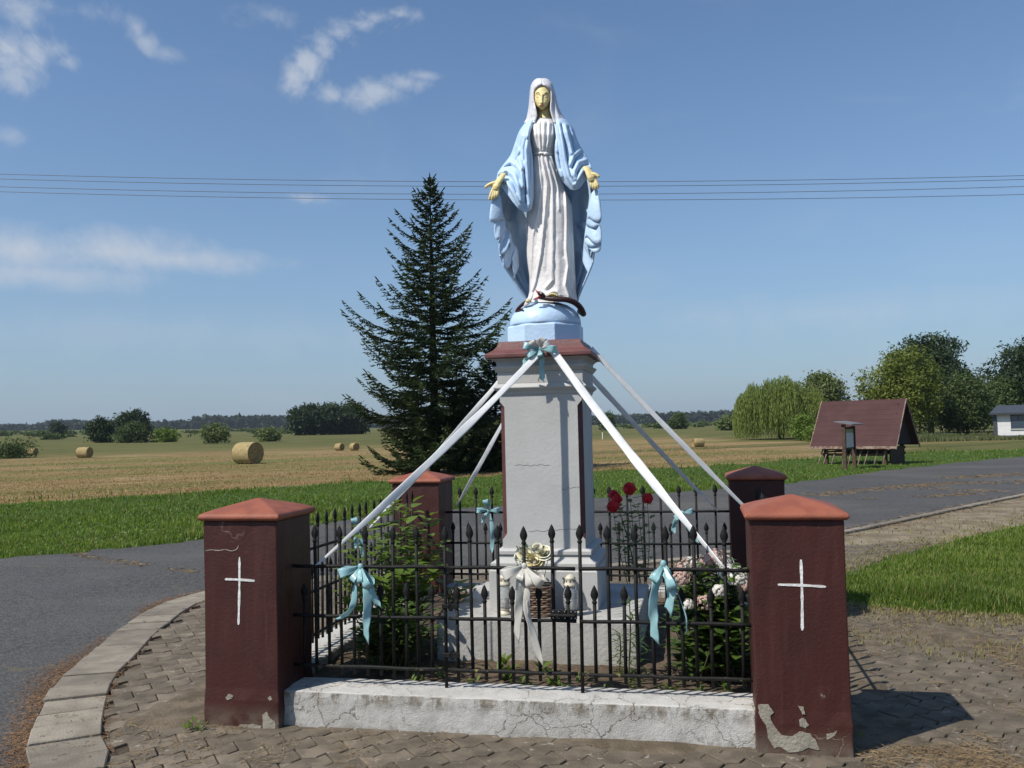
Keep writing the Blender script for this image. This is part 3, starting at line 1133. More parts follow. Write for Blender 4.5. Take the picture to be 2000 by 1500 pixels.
def block_mat():
    m = bpy.data.materials.new('mossy_whitewashed_concrete')
    m.use_nodes = True
    T = NT(m.node_tree)
    ob = T.n('ShaderNodeTexCoord').outputs['Object']
    loc = T.n('ShaderNodeSeparateXYZ', ins={0: ob})
    c = T.mix(T.ramp(T.noise(ob, 4, 6, .65), .3, .7), (.47, .465, .44, 1), (.37, .36, .335, 1))
    g = T.ramp(T.noise(ob, 19, 7, .78), .52, .64)
    top = T.ramp(loc.outputs[2], .385, .397)
    c = T.mix(T.math('MULTIPLY', g, T.math('ADD', .22, T.math('MULTIPLY', top, .45))), c, (.26, .235, .18, 1))
    low = T.math('MULTIPLY', T.ramp(loc.outputs[2], .27, .12), T.ramp(T.noise(ob, 12, 6, .7), .35, .6))
    c = T.mix(T.math('MULTIPLY', low, .6), c, (.30, .265, .21, 1))
    b = T.n('ShaderNodeBump', ins={'Height': T.noise(ob, 45, 7, .7), 'Strength': .55, 'Distance': .012})
    p = T.n('ShaderNodeBsdfPrincipled', ins={'Base Color': c, 'Roughness': .92, 'Specular IOR Level': .2, 'Normal': b.outputs[0]})
    T.n('ShaderNodeOutputMaterial', ins={'Surface': p.outputs[0]})
    return m


column = thing('pedestal', 'tall pale grey square pedestal with oxblood edges and capstone under the statue', 'pedestal', e2w(UC, VC), -TH)
b = B()
b.box(-.615, .612, -.68, .645, -.02, .40)
o = b.build('base_block', block_mat(), column)
bevel(o, .012, 3)


def sq(q, ch=0.0):
    return [(-q, -q), (q, -q), (q, q), (-q, q)]


def stack(name, prof, mat, bv=.004, seg=2):
    b = B()
    b.sections([(sq(q), z) for q, z in prof])
    o = b.build(name, mat, column)
    bevel(o, bv, seg, 25)
    return o


stack('plinth', [(.352, .3985), (.352, .640), (.345, .646), (.345, .650)], M_STONE, .006)
stack('base_moulding', [(.338, .650), (.342, .672), (.342, .690), (.325, .700), (.306, .716), (.297, .733), (.297, .738), (.312, .742), (.312, .764), (.304, .770), (.280, .776)], M_STONE, .003)
# shaft with chamfered edges that stop short of both ends
S = .2725
ch = .030
secs = []
for z, c_ in ((.770, .0015), (.835, .0015), (.872, ch), (1.2, ch), (1.50, ch), (1.70, ch), (1.735, .0015), (1.785, .0015)):
    out = []
    for sx, sy in ((-1, -1), (1, -1), (1, 1), (-1, 1)):
        a = (sx * S, sy * (S - c_))
        c2 = (sx * (S - c_), sy * S)
        out += [a, c2] if sx * sy > 0 else [c2, a]
    secs.append((out, z))
b = B()
k = 8
o_ = 0
for out, z in secs:
    b.v += [(p[0], p[1], z) for p in out]
for i in range(len(secs) - 1):
    for j in range(k):
        a, c2 = i * k + j, i * k + (j + 1) % k
        b.f.append((a, c2, c2 + k, a + k))
        b.mi.append(1 if j % 2 == 0 and 1 <= i <= 5 else 0)
shaft = b.build('shaft', [M_STONE, M_BROWN], column)
# hairline cracks with lost flakes of paint
M_CRACK = pmat('crack_shadow', (.16, .15, .14), None, .95)
rc = random.Random(5)
for (x0, z0, x1, z1) in ((-.18, 1.315, .05, 1.320), (.12, 1.16, .24, 1.17), (-.10, .885, .22, .902), (-.01, 1.86, .01, 1.93)):
    n = 12
    y = -S if z0 < 1.8 else -.2845
    poly_patch('hairline_crack', rough_line([(x0 + (x1 - x0) * i / n + rc.uniform(-.004, .004), z0 + (z1 - z0) * i / n + rc.uniform(-.006, .006)) for i in range(n + 1)], .0011, rc, 26), y, .0012, M_CRACK, column)
stack('neck_moulding', [(.278, 1.781), (.283, 1.800), (.302, 1.818), (.306, 1.824), (.306, 1.830), (.285, 1.850), (.2835, 1.856)], M_STONE, .002)
stack('frieze', [(.2832, 1.8562), (.2832, 1.930)], M_STONE, .002)
stack('upper_moulding', [(.2850, 1.9303), (.290, 1.934), (.302, 1.952), (.309, 1.958), (.309, 1.968), (.288, 1.970), (.286, 1.985), (.292, 2.0), (.312, 2.016), (.318, 2.0195)], M_STONE, .0015, 1)
stack('capstone', [(.345, 2.020), (.352, 2.024), (.352, 2.047), (.338, 2.056), (.305, 2.076), (.283, 2.102), (.274, 2.128), (.268, 2.134)], M_BROWN2, .003)

# ================================================================== THE STATUE
ZB = 2.1345
M_BLUE = pmat('light_blue_enamel', (.51, .665, .83), (.455, .61, .79), .42, 6, .35, 40, spec=.4, spots=.665, spot_col=(.33, .42, .52), spot_scale=26)
M_GOWN = pmat('white_enamel_weathered', (.80, .775, .75), (.68, .65, .63), .5, 7, .4, 45, spec=.35, spots=.655, spot_col=(.40, .36, .33), spot_scale=27)
M_VEIL = pmat('lilac_white_enamel', (.72, .70, .72), (.58, .56, .59), .45, 9, .3, 45, spec=.4)
M_SKIN = pmat('yellow_ochre_enamel', (.78, .645, .30), (.68, .555, .26), .5, 12, .25, 50, spec=.4, spots=.68, spot_col=(.44, .36, .16), spot_scale=40)
M_SNAKE = pmat('dark_oxblood_enamel', (.045, .014, .014), (.032, .011, .011), .5, 20, .3, 60, spec=.5)
M_RED = pmat('red_enamel', (.36, .02, .018), None, .35)
M_DARK = pmat('dark_brown_paint', (.02, .014, .01), None, .5)
M_LIP = pmat('faded_red_lip_paint', (.33, .045, .03), None, .45)
statue = thing('statue', 'painted robed woman statue in light blue cloak with open hands atop the pedestal', 'statue', e2w(UC, VC, ZB), -TH)


def SP(x, y, dv):
    u, v, z = on_v(x, y, VC + dv)
    return Vector((u - UC, dv, z - ZB))


def seg_d(x, y, pts):
    best = 1e9
    for (ax, ay), (bx, by) in zip(pts, pts[1:]):
        dx, dy = bx - ax, by - ay
        t = max(0, min(1, ((x - ax) * dx + (y - ay) * dy) / (dx * dx + dy * dy + 1e-9)))
        best = min(best, math.hypot(x - ax - t * dx, y - ay - t * dy))
    return best


def relief(x, y, ridges):
    s = 0.0
    for pts, w, h in ridges:
        d = seg_d(x, y, pts)
        if d < 3 * w:
            s += h * math.exp(-(d / w) ** 2)
    return s


# ---- octagonal foot and globe
b = B()
oc = lambda q: [(q * math.cos(math.pi / 8 + k * math.pi / 4), q * math.sin(math.pi / 8 + k * math.pi / 4)) for k in range(8)]
b.sections([(oc(.266), .0), (oc(.266), .108), (oc(.261), .115), (oc(.254), .119)])
bevel(b.build('octagonal_foot', M_BLUE, statue), .003, 2, 20)
b = B()
b.lathe([(.243, .117), (.2445, .135), (.240, .165), (.226, .197), (.198, .230), (.158, .256), (.11, .274), (.05, .285), (.01, .287)], 48)
b.build('globe', M_BLUE, statue, smooth=True)

# ---- gown
GT = [(230, 1044, 1080, .095), (240, 1036, 1086, .125), (262, 1031, 1090, .150), (285, 1037, 1086, .140), (297, 1040, 1083, .118), (303, 1039, 1083, .112), (312, 1037, 1087, .118), (340, 1033, 1093, .124),
      (370, 1030, 1103, .122), (400, 1029, 1117, .132), (450, 1027, 1120, .138), (500, 1028, 1122, .142), (540, 1033, 1124, .146), (570, 1033, 1126, .152), (590, 1029, 1128, .158)]
GR = [([(1049, 240), (1050, 268), (1053, 292)], 1.7, -.013), ([(1057, 240), (1057, 270), (1058, 290)], 1.5, -.012), ([(1068, 242), (1067, 270), (1064, 294)], 1.7, -.014), ([(1077, 245), (1075, 275), (1070, 295)], 1.7, -.012),
      ([(1053, 240), (1054, 268), (1056, 292)], 2.0, .008), ([(1062, 240), (1062, 270), (1061, 292)], 2.4, .011), ([(1073, 242), (1071, 275), (1067, 294)], 2.0, .009), ([(1043, 262), (1046, 285)], 2.5, .008),
      ([(1051, 289), (1058, 294), (1066, 297)], 2.0, .012),
      ([(1058, 306), (1064, 335), (1069, 360), (1063, 428), (1056, 496), (1045, 553), (1033, 583)], 2.2, .026), ([(1051, 306), (1055, 335), (1058, 365), (1050, 417), (1040, 462), (1036, 540)], 2.4, .018),
      ([(1066, 306), (1073, 335), (1079, 360), (1080, 451), (1078, 548), (1066, 562)], 2.2, .025), ([(1076, 306), (1090, 335), (1104, 360), (1107, 428), (1106, 485), (1110, 519), (1104, 557), (1112, 580)], 2.8, .028),
      ([(1071, 306), (1082, 335), (1090, 365), (1092, 410)], 1.8, .012), ([(1043, 306), (1041, 335), (1036, 380)], 2.4, .012), ([(1088, 470), (1092, 520), (1090, 565)], 5.0, .008),
      ([(1065, 310), (1074, 370), (1072, 450), (1067, 530)], 2.4, -.008), ([(1060, 350), (1055, 410), (1047, 480)], 2.2, -.007), ([(1100, 365), (1102, 430), (1101, 500)], 2.4, -.009), ([(1117, 400), (1118, 480), (1119, 570)], 2.4, .014),
      ([(1070, 305), (1073, 330)], 1.5, -.012), ([(1055, 305), (1057, 330)], 1.5, -.012), ([(1080, 306), (1086, 330)], 1.5, -.01),
      ([(1071, 574), (1079, 569), (1088, 571), (1094, 578)], 3.0, .030), ([(1079, 581), (1084, 581)], 6.0, -.030)]


def tab3(T_, y, k):
    return lerp_tab([(r[0], r[k]) for r in T_], y)


rows = []
NA = 132
for i in range(125):
    y = 230 + (590 - 230) * i / 124
    l, r, dep = tab3(GT, y, 1), tab3(GT, y, 2), tab3(GT, y, 3)
    cx, hw = (l + r) / 2, (r - l) / 2
    row = []
    for j in range(NA):
        a = 2 * math.pi * j / NA
        ca, sa = math.cos(a), math.sin(a)
        X = cx + hw * math.copysign(abs(ca) ** .88, ca)
        dv = -dep * math.copysign(abs(sa) ** .82, sa)
        if sa > 0:
            dv -= .78 * relief(X, y, GR) * min(1, sa * 2.2)
        else:
            dv += .012 * math.sin(a * 15)
        row.append(SP(X, y, dv))
    rows.append(row)
b = B().grid(rows, wrap=True)
b.f.append(tuple(range(NA)))
b.mi.append(0)
gown = b.build('gown', M_GOWN, statue, smooth=True)
# sash with its little knot
b = B()
l, r = tab3(GT, 300, 1), tab3(GT, 300, 2)
ring = []
for j in range(40):
    a = 2 * math.pi * j / 40
    ring.append(SP((l + r) / 2 + ((r - l) / 2 + .6) * math.cos(a), 300 + 1.2 * math.sin(a * 3), -.126 * math.sin(a)))
b.tube(ring + ring[:1], .0085, 8, cap=False)
b.ell(SP(1066, 300.5, -.131), (.016, .010, .011), 10, 6)
b.build('sash', M_GOWN, statue, smooth=True)


# ---- cloak
def coons(top, bottom, left, right, n, m):
    """px patch: s along top/bottom, t along left/right"""
    T_ = spline([(p[0], p[1], 0) for p in top], n)
    Bt = spline([(p[0], p[1], 0) for p in bottom], n)
    L = spline([(p[0], p[1], 0) for p in left], m)
    R_ = spline([(p[0], p[1], 0) for p in right], m)
    out = []
    for j in range(m):
        t = j / (m - 1)
        row = []
        for i in range(n):
            s = i / (n - 1)
            p = L[j] * (1 - s) + R_[j] * s + T_[i] * (1 - t) + Bt[i] * t - (T_[0] * (1 - s) * (1 - t) + T_[-1] * s * (1 - t) + Bt[0] * (1 - s) * t + Bt[-1] * s * t)
            row.append((p.x, p.y, s, t))
        out.append(row)
    return out


def flap(name, inner, outer, bottom, top, dv_in, dv_out, bulge, ridges):
    g = coons(top, bottom, inner, outer, 54, 72)
    rows = []
    for row in g:
        rr = []
        for x, y, s, t in row:
            d0, d1 = lerp_tab(dv_in, t), lerp_tab(dv_out, t)
            e = math.sqrt(max(0, 1 - s ** 2.4))
            dv = d1 + (d0 - d1) * e + lerp_tab(bulge, t) * math.sin(math.pi * min(1, s * 1.05)) ** 1.0
            dv -= 1.55 * relief(x, y, ridges) * (1 if s < .92 else (1 - s) / .08)
            rr.append(SP(x, y, dv))
        rows.append(rr)
    o = B().grid(rows).build(name, M_BLUE, statue, smooth=True)
    solid(o, .012, 0)
    return o


LR = [([(1034, 250), (1029, 275), (1027, 300), (1031, 340), (1033, 405)], 3.0, .018), ([(1028, 272), (1024, 292), (1025, 312)], 2.2, -.022), ([(1020, 262), (1013, 285), (1012, 305), (1020, 330)], 3.2, .016),
      ([(1009, 285), (1000, 305), (990, 318)], 3.2, .012), ([(984, 322), (998, 316), (1010, 322), (1019, 340), (1022, 365)], 2.6, .018), ([(982, 328), (997, 323), (1008, 330), (1015, 350)], 2.2, -.016),
      ([(976, 337), (992, 333), (1004, 342), (1012, 362), (1018, 392)], 2.6, .020), ([(975, 344), (990, 341), (1000, 352), (1008, 376)], 2.2, -.016), ([(977, 351), (990, 355), (1003, 376), (1016, 402)], 2.4, .018),
      ([(1024, 330), (1026, 360), (1027, 395)], 2.2, -.020), ([(1038, 300), (1037, 350), (1035, 400)], 2.0, .012), ([(1016, 300), (1006, 318)], 2.2, -.012)]
flap('cloak_sleeve', [(1044, 233), (1034, 262), (1038, 300), (1041, 345), (1041, 385), (1037, 409)], [(1030, 237), (1016, 256), (1007, 280), (998, 304), (983, 324), (971, 343), (974, 355)],
     [(1037, 409), (1028, 414), (1018, 411), (1004, 397), (989, 377), (974, 355)], [(1044, 233), (1037, 234), (1030, 237)],
     [(0, -.070), (.2, -.122), (.5, -.118), (1, -.150)], [(0, .01), (.3, .015), (.6, -.03), (.8, -.12), (1, -.19)], [(0, -.02), (.3, -.055), (.7, -.075), (1, -.03)], LR)
RR = [([(1079, 242), (1086, 280), (1089, 315), (1097, 345)], 3.0, .016), ([(1092, 243), (1099, 280), (1104, 315), (1111, 345), (1120, 360)], 2.6, .020), ([(1096, 246), (1104, 285), (1109, 320), (1116, 345)], 2.2, -.022),
      ([(1104, 246), (1113, 280), (1117, 300)], 3.0, .016), ([(1109, 250), (1117, 275), (1121, 296)], 2.2, -.018), ([(1132, 294), (1120, 305), (1112, 326), (1118, 344)], 2.4, .018), ([(1138, 299), (1124, 311), (1118, 328)], 2.2, -.018),
      ([(1146, 312), (1130, 318), (1121, 336), (1124, 350)], 2.6, .020), ([(1150, 321), (1135, 325), (1127, 340)], 2.2, -.016), ([(1152, 329), (1138, 334), (1128, 352), (1122, 364)], 2.6, .018), ([(1118, 262), (1126, 284)], 2.4, .012), ([(1090, 300), (1095, 330)], 2.0, -.014)]
flap('cloak_sleeve', [(1081, 232), (1086, 262), (1085, 300), (1090, 330), (1101, 354), (1115, 369)], [(1105, 235), (1118, 251), (1127, 276), (1139, 298), (1151, 318), (1156, 334), (1150, 341)],
     [(1115, 369), (1124, 371), (1133, 366), (1142, 354), (1150, 341)], [(1081, 232), (1092, 232), (1105, 235)],
     [(0, -.070), (.2, -.122), (.5, -.118), (1, -.150)], [(0, .01), (.3, .015), (.6, -.03), (.8, -.12), (1, -.19)], [(0, -.02), (.3, -.055), (.7, -.075), (1, -.03)], RR)
LO = [(234, 1032), (240, 1027), (256, 1017), (280, 1009), (304, 1000), (324, 986), (343, 975), (360, 974), (380, 972), (395, 964), (412, 960), (428, 958), (434, 966), (442, 969), (450, 967), (463, 968), (469, 976), (480, 978), (492, 976), (505, 980), (520, 985), (545, 1001), (565, 1014), (584, 1027), (588, 1030)]
RO = [(234, 1103), (240, 1108), (252, 1117), (276, 1126), (298, 1137), (318, 1149), (334, 1154), (350, 1158), (366, 1163), (380, 1168), (400, 1170), (425, 1173), (433, 1171), (440, 1162), (455, 1171), (478, 1173), (486, 1170), (492, 1160), (512, 1158), (535, 1149), (560, 1138), (580, 1130), (588, 1128)]
rows = []
NC = 96
for i in range(190):
    y = 234 + (588 - 234) * i / 189
    l, r = lerp_tab(LO, y), lerp_tab(RO, y)
    cx, hw = (l + r) / 2, (r - l) / 2
    edge = lerp_tab([(234, .03), (340, .03), (375, -.12), (430, -.16), (500, -.13), (560, -.05), (588, .0)], y)
    back = lerp_tab([(234, .07), (270, .13), (340, .15), (480, .16), (588, .13)], y)
    row = []
    for j in range(NC + 1):
        s = -1 + 2 * j / NC
        X = cx + hw * math.sin(s * math.pi / 2 * .999)
        k = abs(s) ** 3.2
        dv = back * (1 - k) + edge * k
        low = max(0, min(1, (y - 375) / 30))
        cas = max(0, min(1, (y - 405) / 20)) * max(0, min(1, ((528 if s < 0 else 512) - y) / 22))
        fr = max(0, (abs(s) - .66) / .34) ** .8
        ph = (y - 400) / (24.0 if s < 0 else 29.0) + .12 * math.sin(y * .11)
        saw = (ph % 1.0)
        saw = saw / .72 if saw < .72 else (1 - saw) / .28
        dv += fr * cas * (.075 * (saw - .55)) + low * (.016 * math.sin(abs(s) * 21 + y * .012) + .008 * math.sin(abs(s) * 37 - y * .02)) * (1 - abs(s) ** 6)
        X += fr * cas * 7.0 * (saw - .6) * (1 if s < 0 else -1) * (1 - fr * .85)
        row.append(SP(X, y, dv))
    rows.append(row)
o = B().grid(rows).build('cloak_back', M_BLUE, statue, smooth=True)
solid(o, .013, 0)

# ruffled hems that fall in a cascade below each hand
def cascade(hem, root):
    P_ = spline([SP(*p) for p in hem], 110)
    Q_ = spline([SP(*p) for p in root], 110)
    rows = []
    for i in range(9):
        f = i / 8
        rows.append([Q_[j].lerp(P_[j], f) + Vector((0, -.012 * math.sin(f * math.pi), 0)) for j in range(110)])
    o = B().grid(rows).build('cloak_hem', M_BLUE, statue, smooth=True)
    solid(o, .007, 0)


cascade([(959, 402, -.20), (957, 431, -.215), (970, 433, -.20), (983, 427, -.165), (976, 436, -.150), (966, 441, -.20), (967, 464, -.205), (975, 468, -.20), (984, 452, -.155), (986, 466, -.145), (976, 474, -.195), (976, 496, -.195), (987, 494, -.18), (996, 474, -.140), (996, 490, -.135), (984, 500, -.175), (984, 521, -.17), (994, 522, -.14), (1000, 508, -.11), (1004, 546, -.085)],
        [(969, 374, -.175), (971, 376, -.175), (974, 378, -.17), (977, 380, -.165), (979, 384, -.15), (979, 392, -.15), (980, 402, -.14), (981, 412, -.13), (983, 420, -.12), (986, 428, -.11), (987, 436, -.10), (988, 444, -.095), (991, 450, -.09), (995, 452, -.08), (998, 458, -.07), (1000, 466, -.06), (1002, 474, -.05), (1006, 480, -.04), (1010, 486, -.03), (1014, 520, -.02)])
cascade([(1172, 395, -.20), (1174, 429, -.215), (1162, 433, -.20), (1150, 427, -.165), (1146, 440, -.150), (1160, 446, -.19), (1172, 442, -.205), (1174, 473, -.205), (1160, 474, -.195), (1146, 462, -.150), (1142, 474, -.140), (1156, 482, -.17), (1172, 478, -.195), (1171, 490, -.185), (1160, 493, -.17), (1150, 486, -.13), (1152, 502, -.11), (1158, 514, -.11), (1150, 536, -.08)],
        [(1164, 366, -.175), (1162, 370, -.175), (1159, 374, -.17), (1156, 378, -.165), (1154, 386, -.15), (1154, 396, -.145), (1154, 404, -.14), (1153, 412, -.13), (1151, 418, -.12), (1149, 424, -.11), (1147, 432, -.10), (1147, 440, -.09), (1147, 446, -.085), (1146, 452, -.08), (1144, 458, -.07), (1142, 464, -.06), (1141, 474, -.05), (1140, 484, -.04), (1138, 510, -.03)])

# ---- neck, head, veil
rows = []
for i in range(14):
    y = 203 + (238 - 203) * i / 13
    hw = lerp_tab([(203, 11.5), (215, 12), (226, 14), (233, 19), (238, 26)], y)
    cx = lerp_tab([(203, 1060.5), (238, 1063)], y)
    rows.append([SP(cx + hw * math.cos(2 * math.pi * j / 24), y, -.012 - hw * .0034 * math.sin(2 * math.pi * j / 24)) for j in range(24)])
B().grid(rows, wrap=True).build('neck', M_SKIN, statue, smooth=True)
FW = [(160, 5), (163, 10), (168, 14.5), (175, 17), (183, 18), (191, 17.6), (198, 16), (204, 13.2), (208, 10.5), (211, 7.8), (213.5, 4.5), (215, 1.0)]
FD = [(160, .04), (165, .062), (172, .074), (185, .078), (200, .076), (208, .070), (212, .056), (215, .03)]
FR_ = [([(1058.6, 185), (1058.2, 195), (1057.6, 200.5)], 1.7, .0125), ([(1057.4, 200.6), (1057.8, 201)], 2.2, .0065), ([(1048.5, 182.3), (1053.5, 182.0)], 2.6, .003), ([(1064, 182), (1069.5, 182.3)], 2.6, .003),
       ([(1048, 187.8), (1052.5, 187.8)], 2.6, -.010), ([(1064.5, 187.8), (1069, 187.8)], 2.6, -.010), ([(1048.6, 188), (1051.8, 188.2)], 1.7, .0085), ([(1065, 188.2), (1068.4, 188)], 1.7, .0085),
       ([(1053.5, 206.0), (1061.5, 206.0)], 1.7, .0055), ([(1057.6, 203.6), (1057.6, 204)], 1.2, -.003), ([(1057.6, 208.9), (1058, 208.9)], 2.0, -.004), ([(1057.5, 211.5), (1058, 211.6)], 3.2, .006), ([(1046, 196), (1048, 199)], 4.5, .003), ([(1070, 196), (1068, 199)], 4.5, .003)]
FCX = lambda y: lerp_tab([(160, 1059.5), (215, 1058.2)], y)
FCD = lambda y: lerp_tab([(160, -.022), (215, -.046)], y)


def face_dv(x, y):
    hw, dep = lerp_tab(FW, y), lerp_tab(FD, y)
    q = max(-1, min(1, (x - FCX(y)) / hw))
    return FCD(y) - dep * (1 - abs(q) ** 2.3) ** .5 - .8 * relief(x, y, FR_)


rows = []
for i in range(64):
    y = 160 + 55 * i / 63
    hw, dep = lerp_tab(FW, y), lerp_tab(FD, y)
    row = []
    for j in range(72):
        a = 2 * math.pi * j / 72
        ca, sa = math.cos(a), math.sin(a)
        X = FCX(y) + hw * ca
        if sa > 0:
            dv = face_dv(X, y)
        else:
            dv = FCD(y) - dep * sa * .9
        row.append(SP(X, y, dv))
    rows.append(row)
b = B().grid(rows, wrap=True)
b.f += [tuple(range(72)), tuple(63 * 72 + j for j in range(72))]
b.mi += [0, 0]
head = b.build('head', M_SKIN, statue, smooth=True)


def on_face(pts, w, name, mat, lift=.0012):
    b = B()
    b.tube([SP(x, y, face_dv(x, y) - lift) for x, y in pts], w, 6)
    return b.build(name, mat, head, smooth=True)


on_face([(1046.6, 183.2), (1049, 181.2), (1052, 181.0), (1054, 182.0)], [.0014, .0028, .0028, .0012], 'eyebrow', M_DARK)
on_face([(1063.5, 182), (1066, 181.2), (1069, 181.6), (1071, 183.2)], [.0012, .0028, .0028, .0014], 'eyebrow', M_DARK)
on_face([(1047.6, 189.4), (1050, 190.1), (1052.6, 189.6)], [.0008, .0018, .0008], 'eyelid_line', M_DARK)
on_face([(1064.6, 189.6), (1067, 190.1), (1069.4, 189.4)], [.0008, .0018, .0008], 'eyelid_line', M_DARK)
on_face([(1053.6, 205.6), (1056, 205.0), (1058, 205.3), (1060, 205.0), (1062, 205.6)], [.001, .0030, .0028, .0030, .001], 'lips', M_LIP, .0018)
on_face([(1054.5, 206.7), (1058, 207.4), (1061.4, 206.7)], [.001, .0034, .001], 'lips', M_LIP, .0016)
VO = [(153, 1053, 1063), (154.5, 1048, 1068), (157, 1044, 1072.5), (162, 1040, 1077), (168, 1037.5, 1079.5), (180, 1035.5, 1083), (195, 1034.5, 1086.5), (210, 1033, 1090.5), (222, 1031, 1095.5), (232, 1029, 1102), (240, 1024, 1109)]
VI = [(164.5, 1058, 1061), (166, 1052, 1067), (169, 1047, 1071.5), (174, 1044, 1074.5), (182, 1042.3, 1076.3), (195, 1042.6, 1076.2), (205, 1045, 1075), (215, 1048, 1074.5), (225, 1049, 1077), (240, 1046, 1082)]
VR = [([(1039, 170), (1038, 200), (1036, 235)], 1.5, 1.0), ([(1083, 185), (1086, 210), (1092, 235)], 1.6, 1.0), ([(1080, 180), (1081, 210), (1085, 235)], 1.4, -1.0), ([(1042, 200), (1041, 235)], 1.2, -1.0), ([(1045, 210), (1044, 235)], 1.3, 1.0)]
rows = []
for i in range(70):
    y = 153 + (240 - 153) * (i / 69) ** 1.15
    l, r = tab3(VO, y, 1), tab3(VO, y, 2)
    cx, hw = (l + r) / 2, (r - l) / 2
    dep = lerp_tab([(153, .03), (157, .06), (165, .085), (185, .10), (215, .10), (240, .105)], y)
    if y < 164.5:
        al, ar = math.pi / 2, math.pi / 2
    else:
        il, ir = tab3(VI, y, 1), tab3(VI, y, 2)
        al = math.acos(max(-1, min(1, (il - cx) / hw)))
        ar = math.acos(max(-1, min(1, (ir - cx) / hw)))
    row = []
    NVV = 64
    for j in range(NVV + 1):
        a = al + (2 * math.pi + ar - al) * j / NVV
        X = cx + hw * math.cos(a)
        dv = -.010 - dep * math.sin(a) * (1 if math.sin(a) > 0 else .95)
        if math.sin(a) > 0:
            dv -= relief(X, y, VR) * .010
        # rolled edge round the face
        ej = min(j, NVV - j)
        if ej < 4 and y > 163:
            dv -= .008 * (1 - ej / 4)
        row.append(SP(X, y, dv))
    rows.append(row)
b = B().grid(rows)
b.f.append(tuple(range(65)))
b.mi.append(0)
o = b.build('veil', M_VEIL, statue, smooth=True)
solid(o, .007, 0)
# waved hair showing under the rim of the veil
b = B()
b.tube([SP(x, y, d) for x, y, d in ((1043.5, 181, -.070), (1046, 172, -.088), (1051.5, 166.8, -.098), (1058.5, 164.8, -.102))], [.005, .009, .0095, .006], 8)
b.tube([SP(x, y, d) for x, y, d in ((1059.5, 164.8, -.102), (1066.5, 167, -.098), (1072, 172.5, -.088), (1075, 181, -.070))], [.006, .0095, .009, .005], 8)
b.build('hair', pmat('grey_lilac_hair_paint', (.60, .56, .60), (.48, .45, .49), .5, 30), statue, smooth=True)


# ---- hands: palm, four fingers and a thumb grown into one skin
def hand(wrist, palm, fingers, thumb, dv):
    b = B()
    P = lambda p, d: SP(p[0], p[1], d)
    b.tube([P(wrist[0], dv + .03), P(wrist[1], dv), P(palm[0], dv - .008), P(palm[1], dv - .012), P(palm[2], dv - .012)], [.026, .026, .033, .036, .029], 12, flat=.6)
    for pts in fingers:
        n = len(pts)
        b.tube([P(p, dv - .012 - .010 * math.sin(i / (n - 1) * 2.2)) for i, p in enumerate(pts)], [.0125, .0120, .0108, .0085][:n], 8)
        b.ell(P(pts[-1], dv - .012 - .010 * math.sin(2.2)), (.0085, .0085, .0085), 8, 6)
    n = len(thumb)
    b.tube([P(p, dv - .012 - .012 * i / (n - 1)) for i, p in enumerate(thumb)], [.0175, .0145, .0125, .0095][:n], 8)
    b.ell(P(thumb[-1], dv - .024), (.0095, .0095, .0095), 8, 6)
    o = b.build('hand', M_SKIN, statue, smooth=True)
    md = o.modifiers.new('skin', 'REMESH')
    md.mode = 'VOXEL'
    md.voxel_size = .0024
    md.use_smooth_shade = True
    sm = o.modifiers.new('soft', 'SMOOTH')
    sm.factor = .5
    sm.iterations = 2
    return o


hand([(983, 341), (977, 350)], [(971, 358), (968, 365), (966, 371)],
     [[(963.5, 369), (960, 377), (957.5, 384), (956, 389)], [(966, 371), (963.5, 379), (961.8, 385), (961, 389)], [(969, 371.5), (967.5, 378), (966.8, 383), (966.5, 386)], [(972, 370.5), (971.8, 376), (971.5, 380), (971.2, 383)]],
     [(967, 358), (960, 359), (953.5, 362), (948.5, 365.5)], -.20)
hand([(1144, 328), (1149, 334)], [(1153, 341), (1156.5, 348), (1158.5, 354)],
     [[(1162, 352), (1165.5, 358), (1167.4, 362), (1168.4, 366)], [(1159.5, 354.5), (1162.2, 361), (1163.2, 365), (1163.8, 368.5)], [(1156.5, 355), (1158.2, 361), (1159, 365), (1159.3, 368)], [(1153.5, 353.5), (1154.4, 359), (1155, 362.5), (1155.2, 365.5)]],
     [(1156, 341), (1161, 340.5), (1165, 342), (1169, 344.5)], -.20)

# ---- toes and the snake under her feet
b = B()
for x, y, r in ((1073, 577, .011), (1077.5, 575.4, .011), (1081.5, 575.2, .0105), (1085.2, 576.2, .0098), (1088.6, 578, .009)):
    b.ell(SP(x, y, -.205), (r, .030, r * .95), 10, 7)
b.build('toes', M_SKIN, statue, smooth=True)
b = B()
body = [(1052, 580, -.205), (1062, 581.5, -.205), (1074, 583.5, -.212), (1088, 584.5, -.212), (1104, 585, -.195), (1118, 589, -.165), (1128, 595, -.13), (1135, 603, -.09), (1139, 611, -.03), (1139, 613, .05), (1132, 608, .13)]
b.tube(spline([SP(*p) for p in body], 40), [.0145 + .005 * math.sin(min(1, i / 25) * math.pi / 2) for i in range(40)], 12)
b.build('snake', M_SNAKE, statue, smooth=True)
tail = [(1036, 586, -.175), (1026, 591, -.165), (1018, 597, -.150), (1011, 604, -.13), (1009, 609, -.11), (1014, 607, -.15), (1019, 604, -.175), (1022, 607, -.19)]
b = B()
b.tube(spline([SP(*p) for p in tail], 30), [.015 - .010 * i / 29 for i in range(30)], 10)
b.build('snake_tail', M_SNAKE, statue, smooth=True)
b = B()
b.tube([SP(1064, 580.5, -.208), SP(1058, 576, -.214), SP(1054, 573, -.220), SP(1050, 570.5, -.224)], [.016, .023, .019, .010], 10, flat=.8)
b.build('snake_head', M_SNAKE, statue, smooth=True)
b = B()
b.tube([SP(1055.5, 576, -.226), SP(1050, 571, -.232), SP(1045.5, 565, -.232)], [.010, .010, .004], 8, flat=.6)
